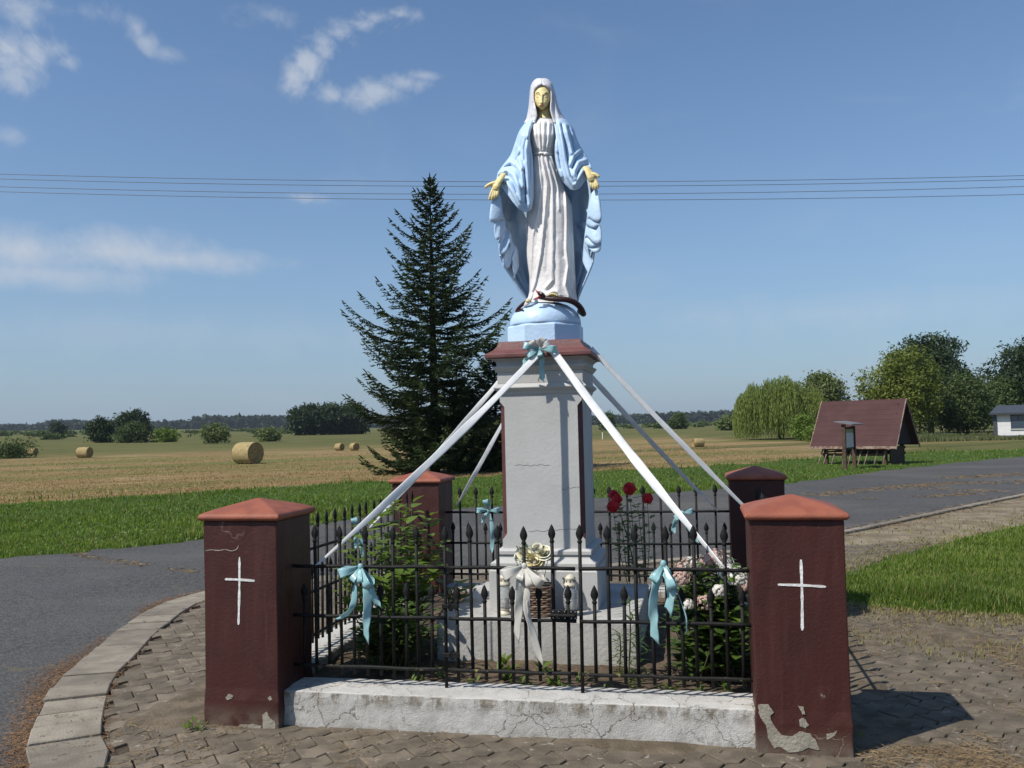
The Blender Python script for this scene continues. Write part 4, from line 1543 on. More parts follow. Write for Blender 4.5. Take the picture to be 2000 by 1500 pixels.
b.tube([SP(1056, 579.5, -.226), SP(1049, 582, -.234), SP(1041.5, 585, -.234)], [.010, .011, .005], 8, flat=.6)
b.build('snake_jaws', M_RED, statue, smooth=True)
b = B()
b.ell(SP(1056.5, 572.6, -.236), (.006, .004, .005), 8, 6)
b.build('snake_eye', M_GOWN, statue, smooth=True)
# hem of the gown trailing over the globe at one side
b = B()
hem = [(1040, 572, -.15), (1035, 583, -.17), (1029, 592, -.175), (1024, 598, -.17)]
b.tube([SP(*p) for p in hem], [.012, .022, .026, .010], 10, flat=.5)
b.build('gown_train', M_GOWN, statue, smooth=True)
b = B()
b.ell(SP(1031, 588, -.19), (.017, .012, .012), 10, 7)
b.build('toes', M_SKIN, statue, smooth=True)

# ================================================================== RIBBONS AND BOWS, BASKET, LANTERNS
def satin(name, col):
    m = bpy.data.materials.new(name)
    m.use_nodes = True
    T = NT(m.node_tree)
    ob = T.n('ShaderNodeTexCoord').outputs['Object']
    c = T.mix(T.ramp(T.noise(ob, 25, 4), .3, .7), (*col, 1), (col[0] * .9, col[1] * .92, col[2] * .94, 1))
    p = T.n('ShaderNodeBsdfPrincipled', ins={'Base Color': c, 'Roughness': .3, 'Specular IOR Level': .6, 'Anisotropic': .6})
    t = T.n('ShaderNodeBsdfTranslucent', ins={'Color': c})
    s = T.n('ShaderNodeMixShader', ins={0: .38, 1: p.outputs[0], 2: t.outputs[0]})
    T.n('ShaderNodeOutputMaterial', ins={'Surface': s.outputs[0]})
    return m


M_WSAT, M_ASAT, M_CSAT = satin('white_satin', (.88, .88, .87)), satin('pale_aqua_satin', (.42, .68, .70)), satin('cream_satin', (.78, .75, .67))
EROT = Matrix.Rotation(-TH, 4, 'Z')


def strip(path, widths, sides, n=None, cup=0.0, pleat=None, cut=0.0, rnd=None):
    """flat band along path; sides: width direction(s); pleat: fold depth for each row; cut: slanting end"""
    b = B()
    rows = []
    K = 9
    N_ = len(path)
    for i, p in enumerate(path):
        p = Vector(p)
        t = Vector(path[min(i + 1, N_ - 1)]) - Vector(path[max(i - 1, 0)])
        s = Vector(sides[i] if isinstance(sides, list) else sides)
        s = (s - t * (s.dot(t) / max(t.length_squared, 1e-9)))
        s = s.normalized() if s.length > 1e-6 else t.orthogonal().normalized()
        w = widths[i] if isinstance(widths, list) else widths
        nn = t.cross(s).normalized()
        row = []
        for k in range(K):
            q = -1 + 2 * k / (K - 1)
            off = cup * w * (1 - q * q)
            if pleat:
                off += pleat[i] * (1 if k % 2 else -1) * (.6 + .4 * math.sin(k * 2.3 + i * .15))
            e = t.normalized() * (cut * w * q) if (cut and i == N_ - 1) else Vector((0, 0, 0))
            row.append(p + s * (w / 2 * q) + nn * off + e)
        rows.append(row)
    b.grid(rows)
    return b


def ribbon_part(name, b, mat, parent):
    o = b.build(name, mat, parent, smooth=True)
    solid(o, .0006, 0)
    return o


def loop_path(c, d, n, L, H, k=18, open_=.0):
    c, d, n = Vector(c), Vector(d).normalized(), Vector(n).normalized()
    return [c + d * (L * math.sin(math.pi * t) ** .75) + n * (H * math.sin(2 * math.pi * t)) for t in [i / k for i in range(k + 1)]]


# straps from the column to the fence: E-frame points
def strap(a, b_, w0, w1, label, sag=.025, twist=.5, seed=0, hint=(0, 1, 0)):
    a, b_ = Vector(a), Vector(b_)
    org = e2w(b_.x, b_.y, b_.z)
    r = random.Random(seed)
    n = 60
    path, ws, sd = [], [], []
    t_ = (b_ - a).normalized()
    base = t_.cross(Vector(hint)).normalized()
    other = t_.cross(base).normalized()
    for i in range(n + 1):
        f = i / n
        p = a.lerp(b_, f) - b_
        p.z -= sag * 4 * f * (1 - f)
        path.append(p)
        ang = twist * (math.sin(f * 5.2 + seed) * .75 + .18 * math.sin(f * 23 + seed * 2) + max(0, f - .8) * 3)
        sd.append(base * math.cos(ang) + other * math.sin(ang))
        ws.append((w0 + (w1 - w0) * max(0, (f - .66) / .34) ** 1.1) * (1 + .03 * math.sin(i * .9 + seed) + .05 * math.sin(i * .31 + seed)))
    o = strip(path, ws, sd, cup=.05, pleat=[.0009 + .0022 * max(0, i / n - .7) for i in range(n + 1)]).build('ribbon', M_WSAT, None, smooth=True)
    solid(o, .0012, 0)
    o.location = org
    o.rotation_euler = (0, 0, -TH)
    return tag(o, label, 'ribbon', 'white ribbons stretched from column to fence')


FB = VC - .375
strap((.012, FB - .015, 2.052), (-1.078, -1.532, .838), .044, .010, 'white ribbon from the column bow down to the fence beside the cracked pillar', .03, .5, 1)
strap((-.28, .12, 2.03), (-1.418, .15, .845), .036, .010, 'white ribbon from the back of the column to the side fence by the leafy bush', .02, .6, 2)
strap((.085, FB - .015, 2.060), (1.094, -1.532, .845), .050, .012, 'white ribbon from the column bow down to the fence before the hydrangea', .03, .5, 3)
strap((.29, -.10, 2.09), (1.418, .05, .845), .036, .012, 'white ribbon from the capstone to the side fence behind the plastered pillar', .012, .5, 4)
strap((.16, .215, 2.02), (1.13, 1.50, .825), .038, .012, 'white ribbon from the column to the back fence near the dark capped pillar', .015, .5, 5)
strap((-.20, .30, 1.98), (-1.125, 1.50, .875), .038, .012, 'white ribbon from the column to the back fence near the orange capped pillar', .015, .6, 6)


def bow(label, c, loops, tails, group, knot_mat, knot_r=.016, face=(0, -1, 0)):
    """c: E-frame centre; loops (dx, dz, length, spread, width, mat); tails: (list of (dx, dv, dz), width, mat)"""
    t = thing('ribbon_bow', label, 'bow', e2w(*c), -TH, group)
    F = Vector(face)
    for dx, dz, L, H, w, m in loops:
        d = Vector((dx, 0, dz)).normalized()
        path = loop_path(F * .012, d + F * .25, F, L, H)
        side = Vector((-d.z, 0, d.x)) + F * .25
        sd = [side] * len(path)
        m_ = len(path) - 1
        ws = [w * (.22 + .78 * min(1, math.sin(math.pi * i / m_) * 1.5)) for i in range(m_ + 1)]
        pl = [.0042 * max(0, 1 - 1.25 * math.sin(math.pi * i / m_)) + .0007 for i in range(m_ + 1)]
        sd = [side + Vector((.25 * math.sin(i * .5 + L * 90), .2 * math.cos(i * .4), .2 * math.sin(i * .33))) for i in range(m_ + 1)]
        ribbon_part('loop', strip(path, ws, sd, cup=.03, pleat=pl), m, t)
    for pts, w, m in tails:
        path = spline([F * .012] + [Vector(p) for p in pts], 22)
        sd = []
        for i in range(22):
            a = .75 * math.sin(i * .36 + w * 90) + .2 * math.sin(i * 1.1)
            sd.append(Vector((math.cos(a), math.sin(a), .15)))
        ws = [w * (.25 + .75 * min(1, i / 6)) for i in range(22)]
        pl = [.0045 * max(0, 1 - i / 8) + .0006 for i in range(22)]
        ribbon_part('tail', strip(path, ws, sd, cup=.03, pleat=pl, cut=.45), m, t)
    b = B()
    b.ell(F * .016, (knot_r, knot_r * .7, knot_r * 1.15), 10, 7)
    b.build('knot', knot_mat, t, smooth=True)
    return t


def E3(x, y, v):
    return Vector(on_v(x, y, v))


def rel(c, pts, v):
    return [E3(x, y, v + dv) - Vector(c) for x, y, dv in pts]


BG = 'ribbon bows tied to column and fence'
c = E3(1055, 682, FB - .01)
bow('aqua and white ribbon bow with hanging pointed tail on the capstone', c,
    [(-1, .25, .105, .035, .050, M_ASAT), (1, -.1, .115, .035, .050, M_ASAT), (-.7, .7, .075, .030, .045, M_CSAT), (.35, .9, .075, .028, .045, M_CSAT), (-.8, -.45, .09, .03, .045, M_ASAT), (.1, -.7, .055, .035, .040, M_ASAT), (.75, .35, .08, .03, .042, M_WSAT)],
    [(rel(c, [(1058, 700, -.02), (1058, 720, -.015), (1060, 744, -.015)], FB), .036, M_ASAT), (rel(c, [(1046, 694, -.03), (1040, 702, -.03), (1030, 712, -.02)], FB), .030, M_CSAT), (rel(c, [(1040, 692, -.03), (1030, 702, -.03), (1021, 712, -.02)], FB), .042, M_ASAT)], BG, M_ASAT, .018)
VF = -HV - .030
c = E3(706, 1106, VF)
bow('light blue satin bow with long tails on the fence beside the cracked pillar', c,
    [(-1, -.30, .115, .035, .052, M_ASAT), (.55, -.85, .125, .038, .052, M_ASAT), (-.35, -.7, .085, .03, .045, M_ASAT), (.15, -1, .085, .035, .045, M_ASAT)],
    [(rel(c, [(694, 1140, -.03), (690, 1180, -.03), (676, 1200, -.03), (661, 1206, -.02)], VF), .034, M_ASAT), (rel(c, [(715, 1140, -.03), (718, 1180, -.04), (715, 1222, -.03), (716, 1250, -.02)], VF), .046, M_ASAT), (rel(c, [(722, 1140, -.03), (730, 1165, -.03), (741, 1184, -.02)], VF), .034, M_ASAT)], BG, M_ASAT)
c = E3(1025, 1105, VF)
bow('cream satin bow with two long tails on the gate before the flower basket', c,
    [(-.9, -.35, .120, .035, .060, M_CSAT), (.75, -.65, .135, .040, .055, M_CSAT), (.35, -.9, .11, .035, .045, M_CSAT), (-.3, -.9, .075, .03, .045, M_CSAT)],
    [(rel(c, [(1016, 1140, -.03), (1013, 1190, -.04), (1009, 1247, -.02)], VF), .046, M_CSAT), (rel(c, [(1030, 1140, -.03), (1029, 1190, -.03), (1043, 1245, -.03), (1057, 1296, -.02)], VF), .036, M_CSAT), (rel(c, [(1024, 1130, -.02), (1024, 1165, -.02), (1025, 1197, -.02)], VF), .050, M_CSAT)], BG, M_CSAT)
c = E3(1296, 1100, VF)
bow('limp light blue ribbon with frayed long tail on the fence before the hydrangea', c,
    [(-.55, -.85, .10, .03, .048, M_ASAT), (.35, -.95, .13, .035, .05, M_ASAT)],
    [(rel(c, [(1284, 1130, -.03), (1276, 1175, -.04), (1277, 1215, -.03), (1279, 1250, -.02)], VF), .050, M_ASAT), (rel(c, [(1304, 1125, -.03), (1311, 1155, -.03), (1305, 1193, -.02)], VF), .050, M_ASAT), (rel(c, [(1314, 1130, -.01), (1326, 1165, -.01), (1340, 1205, -.01), (1341, 1238, -.01)], VF), .007, M_ASAT)], BG, M_ASAT)
VBk = HV - .03
c = E3(955, 997, VBk)
bow('small aqua bow with long tail on the back fence beside the orange capped pillar', c,
    [(-1, .05, .10, .03, .045, M_ASAT), (1, .05, .10, .03, .045, M_ASAT), (-.2, 1, .10, .03, .045, M_ASAT)],
    [(rel(c, [(960, 1020, -.01), (962, 1050, -.01), (960, 1078, -.01)], VBk), .036, M_ASAT), (rel(c, [(948, 1008, -.01), (941, 1018, -.01)], VBk), .036, M_ASAT)], BG, M_ASAT)
c = E3(1333, 1001, VBk)
bow('small aqua bow on the back fence behind the hydrangea', c,
    [(-.8, -.6, .08, .03, .045, M_ASAT), (1, .15, .09, .03, .045, M_ASAT)],
    [(rel(c, [(1321, 1015, -.01), (1316, 1028, -.01), (1316, 1040, -.01)], VBk), .040, M_ASAT), (rel(c, [(1345, 1030, -.01), (1362, 1060, -.01)], VBk), .030, M_ASAT)], BG, M_ASAT)
t = (-HU + .03)
bow('small light blue bow on the side fence above the leafy bush', (t, -.10, .86), [(-.3, 1, .10, .03, .045, M_ASAT), (.6, .8, .08, .03, .04, M_ASAT)],
    [([Vector((.02, -.02, -.06)), Vector((.035, -.02, -.14)), Vector((.05, -.02, -.21))], .034, M_ASAT), ([Vector((-.02, .0, -.05)), Vector((-.03, .0, -.12))], .030, M_ASAT)], BG, M_ASAT, face=(.3, -1, 0))

# ---- basket of artificial roses
zt = .4005
bu, bv = E3(1046, 1150, -.60).x, -.60
basket = thing('flower_basket', 'square wicker basket of cream artificial roses on the concrete block', 'flower basket', e2w(bu, bv, zt), -TH + .1)
M_WICK = pmat('brown_wicker', (.17, .105, .065), (.10, .06, .04), .75, 40, .4, 120)
M_WICK2 = pmat('light_wicker', (.30, .22, .15), (.2, .14, .09), .75, 40, .4, 120)
rk = random.Random(8)
b = B()
for k in range(13):
    z = .008 + k * .0145
    pts = []
    for j in range(49):
        a = 2 * math.pi * j / 48
        q = .092 + .004 * math.cos(a * 12 + (math.pi if k % 2 else 0)) + .008 * k / 13
        cx_, sy_ = math.cos(a), math.sin(a)
        m_ = max(abs(cx_), abs(sy_)) ** .7
        pts.append((q * cx_ / m_ * 1.05, q * sy_ / m_ * .9, z + rk.uniform(-.0015, .0015)))
    b.tube(pts, .0068, 6, m=k % 3 == 1, cap=False)
b.build('weave', [M_WICK, M_WICK2], basket, smooth=True)
b = B()
b.box(-.082, .082, -.07, .07, .004, .175)
b.build('inner_lining', pmat('dark_moss_filler', (.05, .045, .03), (.03, .04, .02), .95, 30), basket)
M_ROSE = pmat('cream_silk_petal', (.72, .66, .43), (.78, .74, .60), .7, 40)
M_ROSEY = pmat('butter_silk_petal', (.70, .57, .26), (.74, .66, .42), .7, 40)


def rose(c, R, tilt, m, parent, seed, name='rose'):
    r = random.Random(seed)
    b = B()
    M = Matrix.Rotation(tilt[1], 3, 'Z') @ Matrix.Rotation(tilt[0], 3, 'X')
    for ring, (n, rr, h, lean) in enumerate(((3, .20, .70, .0), (4, .42, .72, .06), (5, .66, .66, .18), (6, .88, .52, .40), (7, 1.02, .34, .7))):
        for k in range(n):
            a0 = 2 * math.pi * (k + .5 * ring + r.uniform(-.1, .1)) / n
            w = math.pi / n * 2.3
            rows = []
            for i in range(5):
                f = i / 4
                rad = R * rr * (.35 + .65 * f ** .7) * (1 + lean * .25 * f * f)
                z = R * (h * f - (.22 * lean * f ** 3))
                rows.append([M @ Vector((rad * math.cos(a0 + w * s * (.75 + .35 * f) / 2), rad * math.sin(a0 + w * s * (.75 + .35 * f) / 2), z * (1 - .22 * s * s * f))) + Vector(c) for s in (-1, -.5, 0, .5, 1)])
            b.grid(rows)
    return b.build(name, m, parent, smooth=True)


for i, (x, y, R_, m) in enumerate(((1027, 1080, .048, M_ROSE), (1043, 1092, .050, M_ROSEY), (1060, 1078, .046, M_ROSE), (1015, 1086, .026, M_ROSE), (1068, 1085, .026, M_ROSE), (1050, 1070, .028, M_ROSE))):
    p = E3(x, y, -.60 - (.02 if i == 1 else 0)) - Vector((bu, bv, zt))
    p.z -= R_ * .25
    rose(p, R_ * 1.15, (rk.uniform(.7, 1.1), rk.uniform(-.5, .5)), m, basket, i)


def leaf_pts(c, d, up, L, W, fold=.18, droop=.15, n=4):
    d, up = Vector(d).normalized(), Vector(up)
    s = d.cross(up)
    s = s.normalized() if s.length > 1e-5 else d.orthogonal().normalized()
    nn = s.cross(d).normalized()
    rows = []
    for i in range(n + 1):
        f = i / n
        w = W * math.sin(math.pi * min(1, f * .93 + .05)) ** .8 / 2
        p = Vector(c) + d * (L * f) - nn * (droop * L * f * f)
        rows.append([p - s * w + nn * fold * w, p, p + s * w + nn * fold * w])
    return rows


def pom_rose(c, R, m, parent, seed, name='rose_bloom'):
    """full round bloom: cupped petals set all over a ball"""
    r = random.Random(seed)
    b = B()
    for k in range(34):
        z = 1 - 1.7 * (k + .5) / 34
        a = k * 2.4
        q = math.sqrt(max(0, 1 - z * z))
        n_ = Vector((q * math.cos(a), q * math.sin(a), z))
        t1 = n_.orthogonal().normalized()
        t1 = (t1 * math.cos(k) + n_.cross(t1) * math.sin(k)).normalized()
        t2 = n_.cross(t1)
        R2 = R * r.uniform(.75, 1.08)
        s_ = R * r.uniform(.38, .55)
        rows = []
        for i in (-1, 0, 1):
            rows.append([Vector(c) + n_ * (R2 - .16 * R * (i * i + j * j) + .20 * R * (i == 1)) + t1 * s_ * i + t2 * s_ * j * (1 - .2 * i * i) for j in (-1, 0, 1)])
        b.grid(rows)
    return b.build(name, m, parent, smooth=True)


M_EUCA = leafmat('silver_green_leaf', (.16, .22, .15), (.25, .32, .22), .6, .2)
b = B()
for i in range(60):
    x, y = rk.uniform(1008, 1078), rk.uniform(1068, 1124)
    p = E3(x, y, -.60 + rk.uniform(-.05, .06)) - Vector((bu, bv, zt))
    d = Vector((rk.uniform(-1, 1), rk.uniform(-1, .3), rk.uniform(-.3, 1)))
    b.grid(leaf_pts(p, d, (0, 0, 1), rk.uniform(.025, .05), rk.uniform(.014, .026)))
b.build('foliage', M_EUCA, basket, smooth=True)
b = B()
for x, y in ((1012, 1070), (1037, 1065), (1075, 1072), (1008, 1095)):
    p = E3(x, y, -.60) - Vector((bu, bv, zt))
    b.tube([Vector((p.x * .4, p.y, .16)), Vector((p.x * .8, p.y, p.z * .7 + .05)), p], .002, 5)
b.build('stems', M_EUCA, basket, smooth=True)

# ---- two grave lanterns
def glass():
    m = bpy.data.materials.new('clear_glass')
    m.use_nodes = True
    T = NT(m.node_tree)
    p = T.n('ShaderNodeBsdfPrincipled', ins={'Base Color': (.92, .94, .93, 1), 'Roughness': .12, 'Transmission Weight': .82, 'IOR': 1.45})
    T.n('ShaderNodeOutputMaterial', ins={'Surface': p.outputs[0]})
    return m


M_GLASS = glass()
M_CREAM = pmat('cream_plastic', (.62, .57, .43), (.55, .50, .38), .45, 20, .1, 60)
M_WAX = pmat('white_wax', (.70, .66, .58), None, .5)


def lantern(x, y, v, label, rz):
    p = E3(x, y, v)
    t = thing('grave_lantern', label, 'lantern', e2w(p.x, p.y, zt), -TH + rz, 'grave lanterns on the block')
    B().lathe([(.036, 0), (.039, .004), (.039, .012), (.030, .020), (.027, .030), (.034, .036), (.036, .040)], 24).build('foot', M_CREAM, t, smooth=True)
    b = B()
    prof = [(.034, .040), (.042, .052), (.0455, .085), (.045, .12), (.041, .150), (.033, .172), (.030, .182)]
    b.lathe(prof + [(r - .003, z) for r, z in prof[::-1]], 28)
    b.f = b.f[:-2]
    b.mi = b.mi[:-2]
    b.build('glass_jar', M_GLASS, t, smooth=True)
    B().lathe([(.026, .043), (.027, .05), (.027, .095), (.012, .097)], 18).build('candle', M_WAX, t, smooth=True)
    b = B()
    b.lathe([(.030, .178), (.0375, .180), (.039, .190), (.036, .196), (.032, .205), (.0315, .222), (.034, .226), (.034, .232), (.022, .244), (.008, .252), (.002, .253)], 24)
    lid = b.build('lid', M_CREAM, t, smooth=True)
    v_ = B()
    for k in range(8):
        a = 2 * math.pi * k / 8
        v_.ell((.0318 * math.cos(a), .0318 * math.sin(a), .2135), (.0045, .0045, .006), 8, 5)
    v_.build('vent_hole', M_DARK, lid)
    return t


lantern(986, 1180, -.60, 'glass grave lantern with cream lid, beside the basket towards the leafy bush', .3)
lantern(1115, 1183, -.60, 'glass grave lantern with cream lid, beside the gate bolt', .9)

# ================================================================== PLANTS IN THE BED
M_LEAF1 = leafmat('fresh_green_leaf', (.065, .12, .022), (.18, .25, .045), .5, .35, 6)
M_LEAF2 = leafmat('deep_green_leaf', (.032, .068, .016), (.10, .155, .034), .45, .25, 6)
M_LEAF3 = leafmat('lily_leaf', (.04, .085, .02), (.095, .15, .035), .45, .25, 6)
M_STEM = pmat('green_brown_stem', (.09, .075, .035), (.06, .07, .025), .7, 30)
M_REDP = leafmat('crimson_petal', (.55, .012, .022), (.72, .03, .04), .5, .3, 20, (.8, .03, .04))
M_WHP = leafmat('white_floret', (.72, .70, .62), (.80, .76, .70), .6, .25, 20, (.8, .78, .7))
M_PKP = leafmat('pink_faded_floret', (.50, .30, .26), (.66, .50, .43), .6, .25, 20, (.7, .5, .45))


def plant(name, label, u, v, group=None, cat='plant'):
    return thing(name, label, cat, e2w(u, v, .15), -TH, group)


def foliage_on(stems, rr, per, L, W, b, spread=.35, start=.2, updir=.35):
    """leaves set alternately along stems"""
    for st in stems:
        n = len(st)
        for k in range(per):
            f = start + (1 - start) * (k + rr.random()) / per
            i = min(int(f * (n - 1)), n - 2)
            p = st[i].lerp(st[i + 1], f * (n - 1) - i)
            a = k * 2.4 + rr.uniform(-.5, .5)
            d = Vector((math.cos(a), math.sin(a), updir + rr.uniform(-.3, .3)))
            l = L * rr.uniform(.65, 1.15)
            q = p + d.normalized() * (l * spread)
            b.grid(leaf_pts(q, d, (0, 0, 1), l, W * rr.uniform(.75, 1.15) * l / L, .22, rr.uniform(.05, .35)))


def stems_to(t, targets, rr, b, rad=.004, bend=.12):
    out = []
    for (x0, y0), p in targets:
        a = Vector((x0, y0, -.02))
        m = a.lerp(p, .5) + Vector((rr.uniform(-bend, bend), rr.uniform(-bend, bend), .03))
        st = spline([a, m, p], 12)
        b.tube(st, [rad * (1 - .65 * i / 11) for i in range(12)], 5)
        out.append(st)
    return out


# leafy currant-like bush at the left
rr = random.Random(21)
org = Vector((-1.0, -.62, .15))
t = plant('leafy_bush', 'bushy shrub with bright ovate leaves climbing through the side fence', org.x, org.y, cat='bush')
tg = []
for x, y, v in ((690, 1050, -.7), (715, 1025, -.5), (745, 1000, -.3), (770, 985, -.25), (800, 985, -.35), (790, 1020, -.6), (820, 1050, -.5), (835, 1010, -.2), (760, 1060, -.8), (730, 1075, -.9), (810, 1100, -.8), (850, 1090, -.5), (700, 1090, -.95), (780, 1120, -1.0), (830, 1150, -.8), (745, 1130, -1.05), (860, 1060, -.3), (720, 1160, -1.1)):
    tg.append(((rr.uniform(-.12, .16), rr.uniform(-.1, .25)), E3(x, y, v) - org))
b = B()
st = stems_to(t, tg, rr, b, .005)
b.build('stems', M_STEM, t, smooth=True)
b = B()
foliage_on(st, rr, 40, .085, .080, b)
tag(b.build('foliage', M_LEAF1, t, smooth=True), kind='stuff')
# dense dark lanceolate clump under it
org = Vector((-.88, -1.0, .15))
t = plant('peony_clump', 'dense dark green peony foliage behind the fence with the light blue bow', org.x, org.y)
tg = [((rr.uniform(-.1, .1), rr.uniform(-.1, .1)), E3(rr.uniform(725, 858), rr.uniform(1175, 1265), rr.uniform(-1.22, -.9)) - org) for _ in range(34)]
b = B()
st = stems_to(t, tg, rr, b, .004)
b.build('stems', M_STEM, t, smooth=True)
b = B()
foliage_on(st, rr, 28, .095, .028, b)
tag(b.build('foliage', M_LEAF2, t, smooth=True), kind='stuff')
# broad leaves beside the block
org = Vector((-.72, -.15, .15))
t = plant('broad_leaved_plant', 'low plant with big round leaves beside the concrete block', org.x, org.y)
for k, (x, y) in enumerate(((880, 1145), (897, 1132), (912, 1142), (866, 1130), (905, 1160), (888, 1165), (872, 1158), (900, 1148))):
    p = E3(x, y, -.25 + .05 * (k % 3)) - org
    d = Vector((p.x * 2 + rr.uniform(-.1, .1), -.5, .2))
    B().grid(leaf_pts(p - d.normalized() * .07, d, (0, 0, 1), .15, .13, .15, .3, 6)).build('leaf', M_LEAF1, t, smooth=True)
    bb = B()
    bb.tube(spline([Vector((0, 0, -.02)), Vector((p.x * .3, p.y * .3, p.z * .7)), p - d.normalized() * .065], 8), .004, 5)
    bb.build('leaf_stalk', M_STEM, t, smooth=True)

# red roses behind the column
org = Vector((.52, .72, .15))
t = plant('rose_bush', 'tall rose bush with four crimson blooms beside the column', org.x, org.y, cat='rose bush')
tg = [((rr.uniform(-.05, .05), rr.uniform(-.05, .05)), E3(x, y, v) - org) for x, y, v in ((1197, 990, .60), (1229, 955, .62), (1205, 975, .7), (1264, 974, .66), (1198, 966, .75), (1225, 1000, .6), (1245, 985, .75), (1215, 1020, .65))]
b = B()
st = stems_to(t, tg, rr, b, .0045, .04)
b.build('stems', M_STEM, t, smooth=True)
b = B()
foliage_on(st, rr, 26, .06, .044, b, start=.35)
tag(b.build('foliage', M_LEAF1, t, smooth=True), kind='stuff')
for k, (i, R_) in enumerate(((0, .050), (1, .054), (2, .044), (3, .046), (4, .042))):
    pom_rose(st[i][-1], R_ * .9, M_REDP, t, 40 + k)

# hydrangea at the right
org = Vector((1.02, -.95, .15))
t = plant('hydrangea_bush', 'hydrangea bush with fading white and pink flower heads beside the plastered pillar', org.x, org.y, cat='bush')
tg = [((rr.uniform(-.15, .15), rr.uniform(-.12, .12)), E3(rr.uniform(1312, 1462), rr.uniform(1105, 1300), rr.uniform(-1.2, -.6)) - org) for _ in range(44)]
heads = [(1340, 1112, -.85, .055, 1), (1352, 1103, -.8, .045, 0), (1398, 1090, -.8, .050, 1), (1382, 1098, -.75, .045, 1), (1415, 1100, -.75, .045, 0), (1441, 1130, -.95, .055, 0), (1420, 1120, -.9, .045, 0), (1330, 1130, -.95, .045, 1), (1375, 1178, -1.0, .042, 1), (1342, 1182, -1.0, .034, 0), (1405, 1155, -1.05, .034, 0), (1455, 1145, -.9, .04, 1)]
b = B()
st = stems_to(t, tg + [((rr.uniform(-.1, .1), rr.uniform(-.1, .1)), E3(x, y, v) - org) for x, y, v, _, _ in heads], rr, b, .005)
b.build('stems', M_STEM, t, smooth=True)
b = B()
foliage_on(st, rr, 24, .090, .056, b)
tag(b.build('foliage', M_LEAF2, t, smooth=True), kind='stuff')
b = B()
foliage_on(st[:40], rr, 12, .075, .048, b, start=.5)
tag(b.build('sunlit_tone_foliage', M_LEAF1, t, smooth=True), kind='stuff')  # lighter leaves on the upper stems, sunlight put into their colour
for (x, y, v, R_, pk) in heads:
    p = E3(x, y, v - .16) - org
    R_ *= 1.12
    b = B()
    for k in range(70):
        a, z = rr.uniform(0, 2 * math.pi), rr.uniform(-.5, 1)
        q = math.sqrt(max(0, 1 - z * z))
        n_ = Vector((q * math.cos(a), q * math.sin(a), z))
        c = p + n_ * R_ * rr.uniform(.8, 1.05)
        s1 = n_.orthogonal().normalized() * .011
        s2 = n_.cross(s1)
        b.add([c + s1, c + s2, c - s1, c - s2, c + n_ * .003], [(0, 1, 4), (1, 2, 4), (2, 3, 4), (3, 0, 4)])
    b.build('flower_head', M_PKP if pk else M_WHP, t)

# lilies gone to leaf, one stem by the block corner and two more
for k, (x, y0, y1, v, lab) in enumerate(((1226, 1300, 1165, -.98, 'leafy lily stem standing before the corner of the concrete block'), (1243, 1306, 1205, -1.05, 'short leafy lily stem between block and hydrangea'), (1207, 1300, 1235, -.92, 'smallest leafy lily stem against the block front'))):
    p1 = E3(x + 3, y1, v)
    p0 = E3(x, y0, v)
    org = Vector((p0.x, v, .15))
    t = plant('lily_stem', lab, org.x, org.y, 'lily stems by the block')
    s0 = spline([Vector((0, 0, -.03)), (p1 - org) * .5 + Vector((.01, 0, 0)), p1 - org], 14)
    b = B()
    b.tube(s0, [.006 * (1 - .5 * i / 13) for i in range(14)], 6)
    b.build('stem', M_STEM, t, smooth=True)
    b = B()
    foliage_on([s0], rr, 75 if k == 0 else 45, .085, .013, b, .05, .06, .25)
    tag(b.build('foliage', M_LEAF3, t, smooth=True), kind='stuff')

# little weeds sprouting from the bare soil, a few against wall and pillars
WG = 'small weeds in the soil'
spots = [(-.62, -1.22, .05), (-.50, -1.12, .07), (-.28, -1.28, .05), (-.10, -1.15, .10), (.02, -1.27, .06), (.18, -1.22, .09), (.30, -1.12, .06), (.47, -1.28, .06), (.60, -1.18, .07), (.80, -1.30, .07), (.95, -1.27, .06), (1.10, -1.30, .08), (-.18, -.98, .12), (.06, -.98, .09), (.24, -1.30, .05), (.70, -1.29, .05)]
lab_ = ['tiny green weed sprouting in the bare soil behind the front low wall']
for k, (u, v, h) in enumerate(spots):
    t = thing('weed', lab_[0], 'weed', e2w(u, v, .15), rr.uniform(0, 6), WG)
    b = B()
    for i in range(rr.randint(8, 16)):
        a = rr.uniform(0, 2 * math.pi)
        d = Vector((math.cos(a), math.sin(a), rr.uniform(.5, 1.8)))
        c = Vector((rr.uniform(-.03, .03), rr.uniform(-.03, .03), rr.uniform(-.02, h * .5)))
        b.grid(leaf_pts(c, d, (0, 0, 1), h * rr.uniform(.5, 1), h * rr.uniform(.18, .4)))
    b.build('leaves', M_LEAF1, t, smooth=True)
for (x, y, lab, n, h) in ((384, 1432, 'small green weed at the foot of the cracked maroon pillar', 26, .05), (1618, 1470, 'straggly green weed growing at the foot of the plastered maroon pillar', 42, .09), (1655, 1474, 'little leafy weed by the outer corner of the plastered pillar', 30, .08)):
    p = on_z(x, y)
    t = thing('weed', lab, 'weed', p, 0)
    b = B()
    for i in range(n):
        a = rr.uniform(0, 2 * math.pi)
        d = Vector((math.cos(a), math.sin(a) - .3, rr.uniform(.3, 1.8)))
        c = Vector((rr.gauss(0, .035), rr.gauss(0, .015) - .01, rr.uniform(0.01, h * 1.3)))
        b.grid(leaf_pts(c, d, (0, 0, 1), rr.uniform(.018, .035), rr.uniform(.010, .018)))
        if i % 4 == 0:
            b.tube([Vector((c.x * .5, c.y, 0)), c], .0018, 4)
    b.build('leaves', M_LEAF1, t, smooth=True)

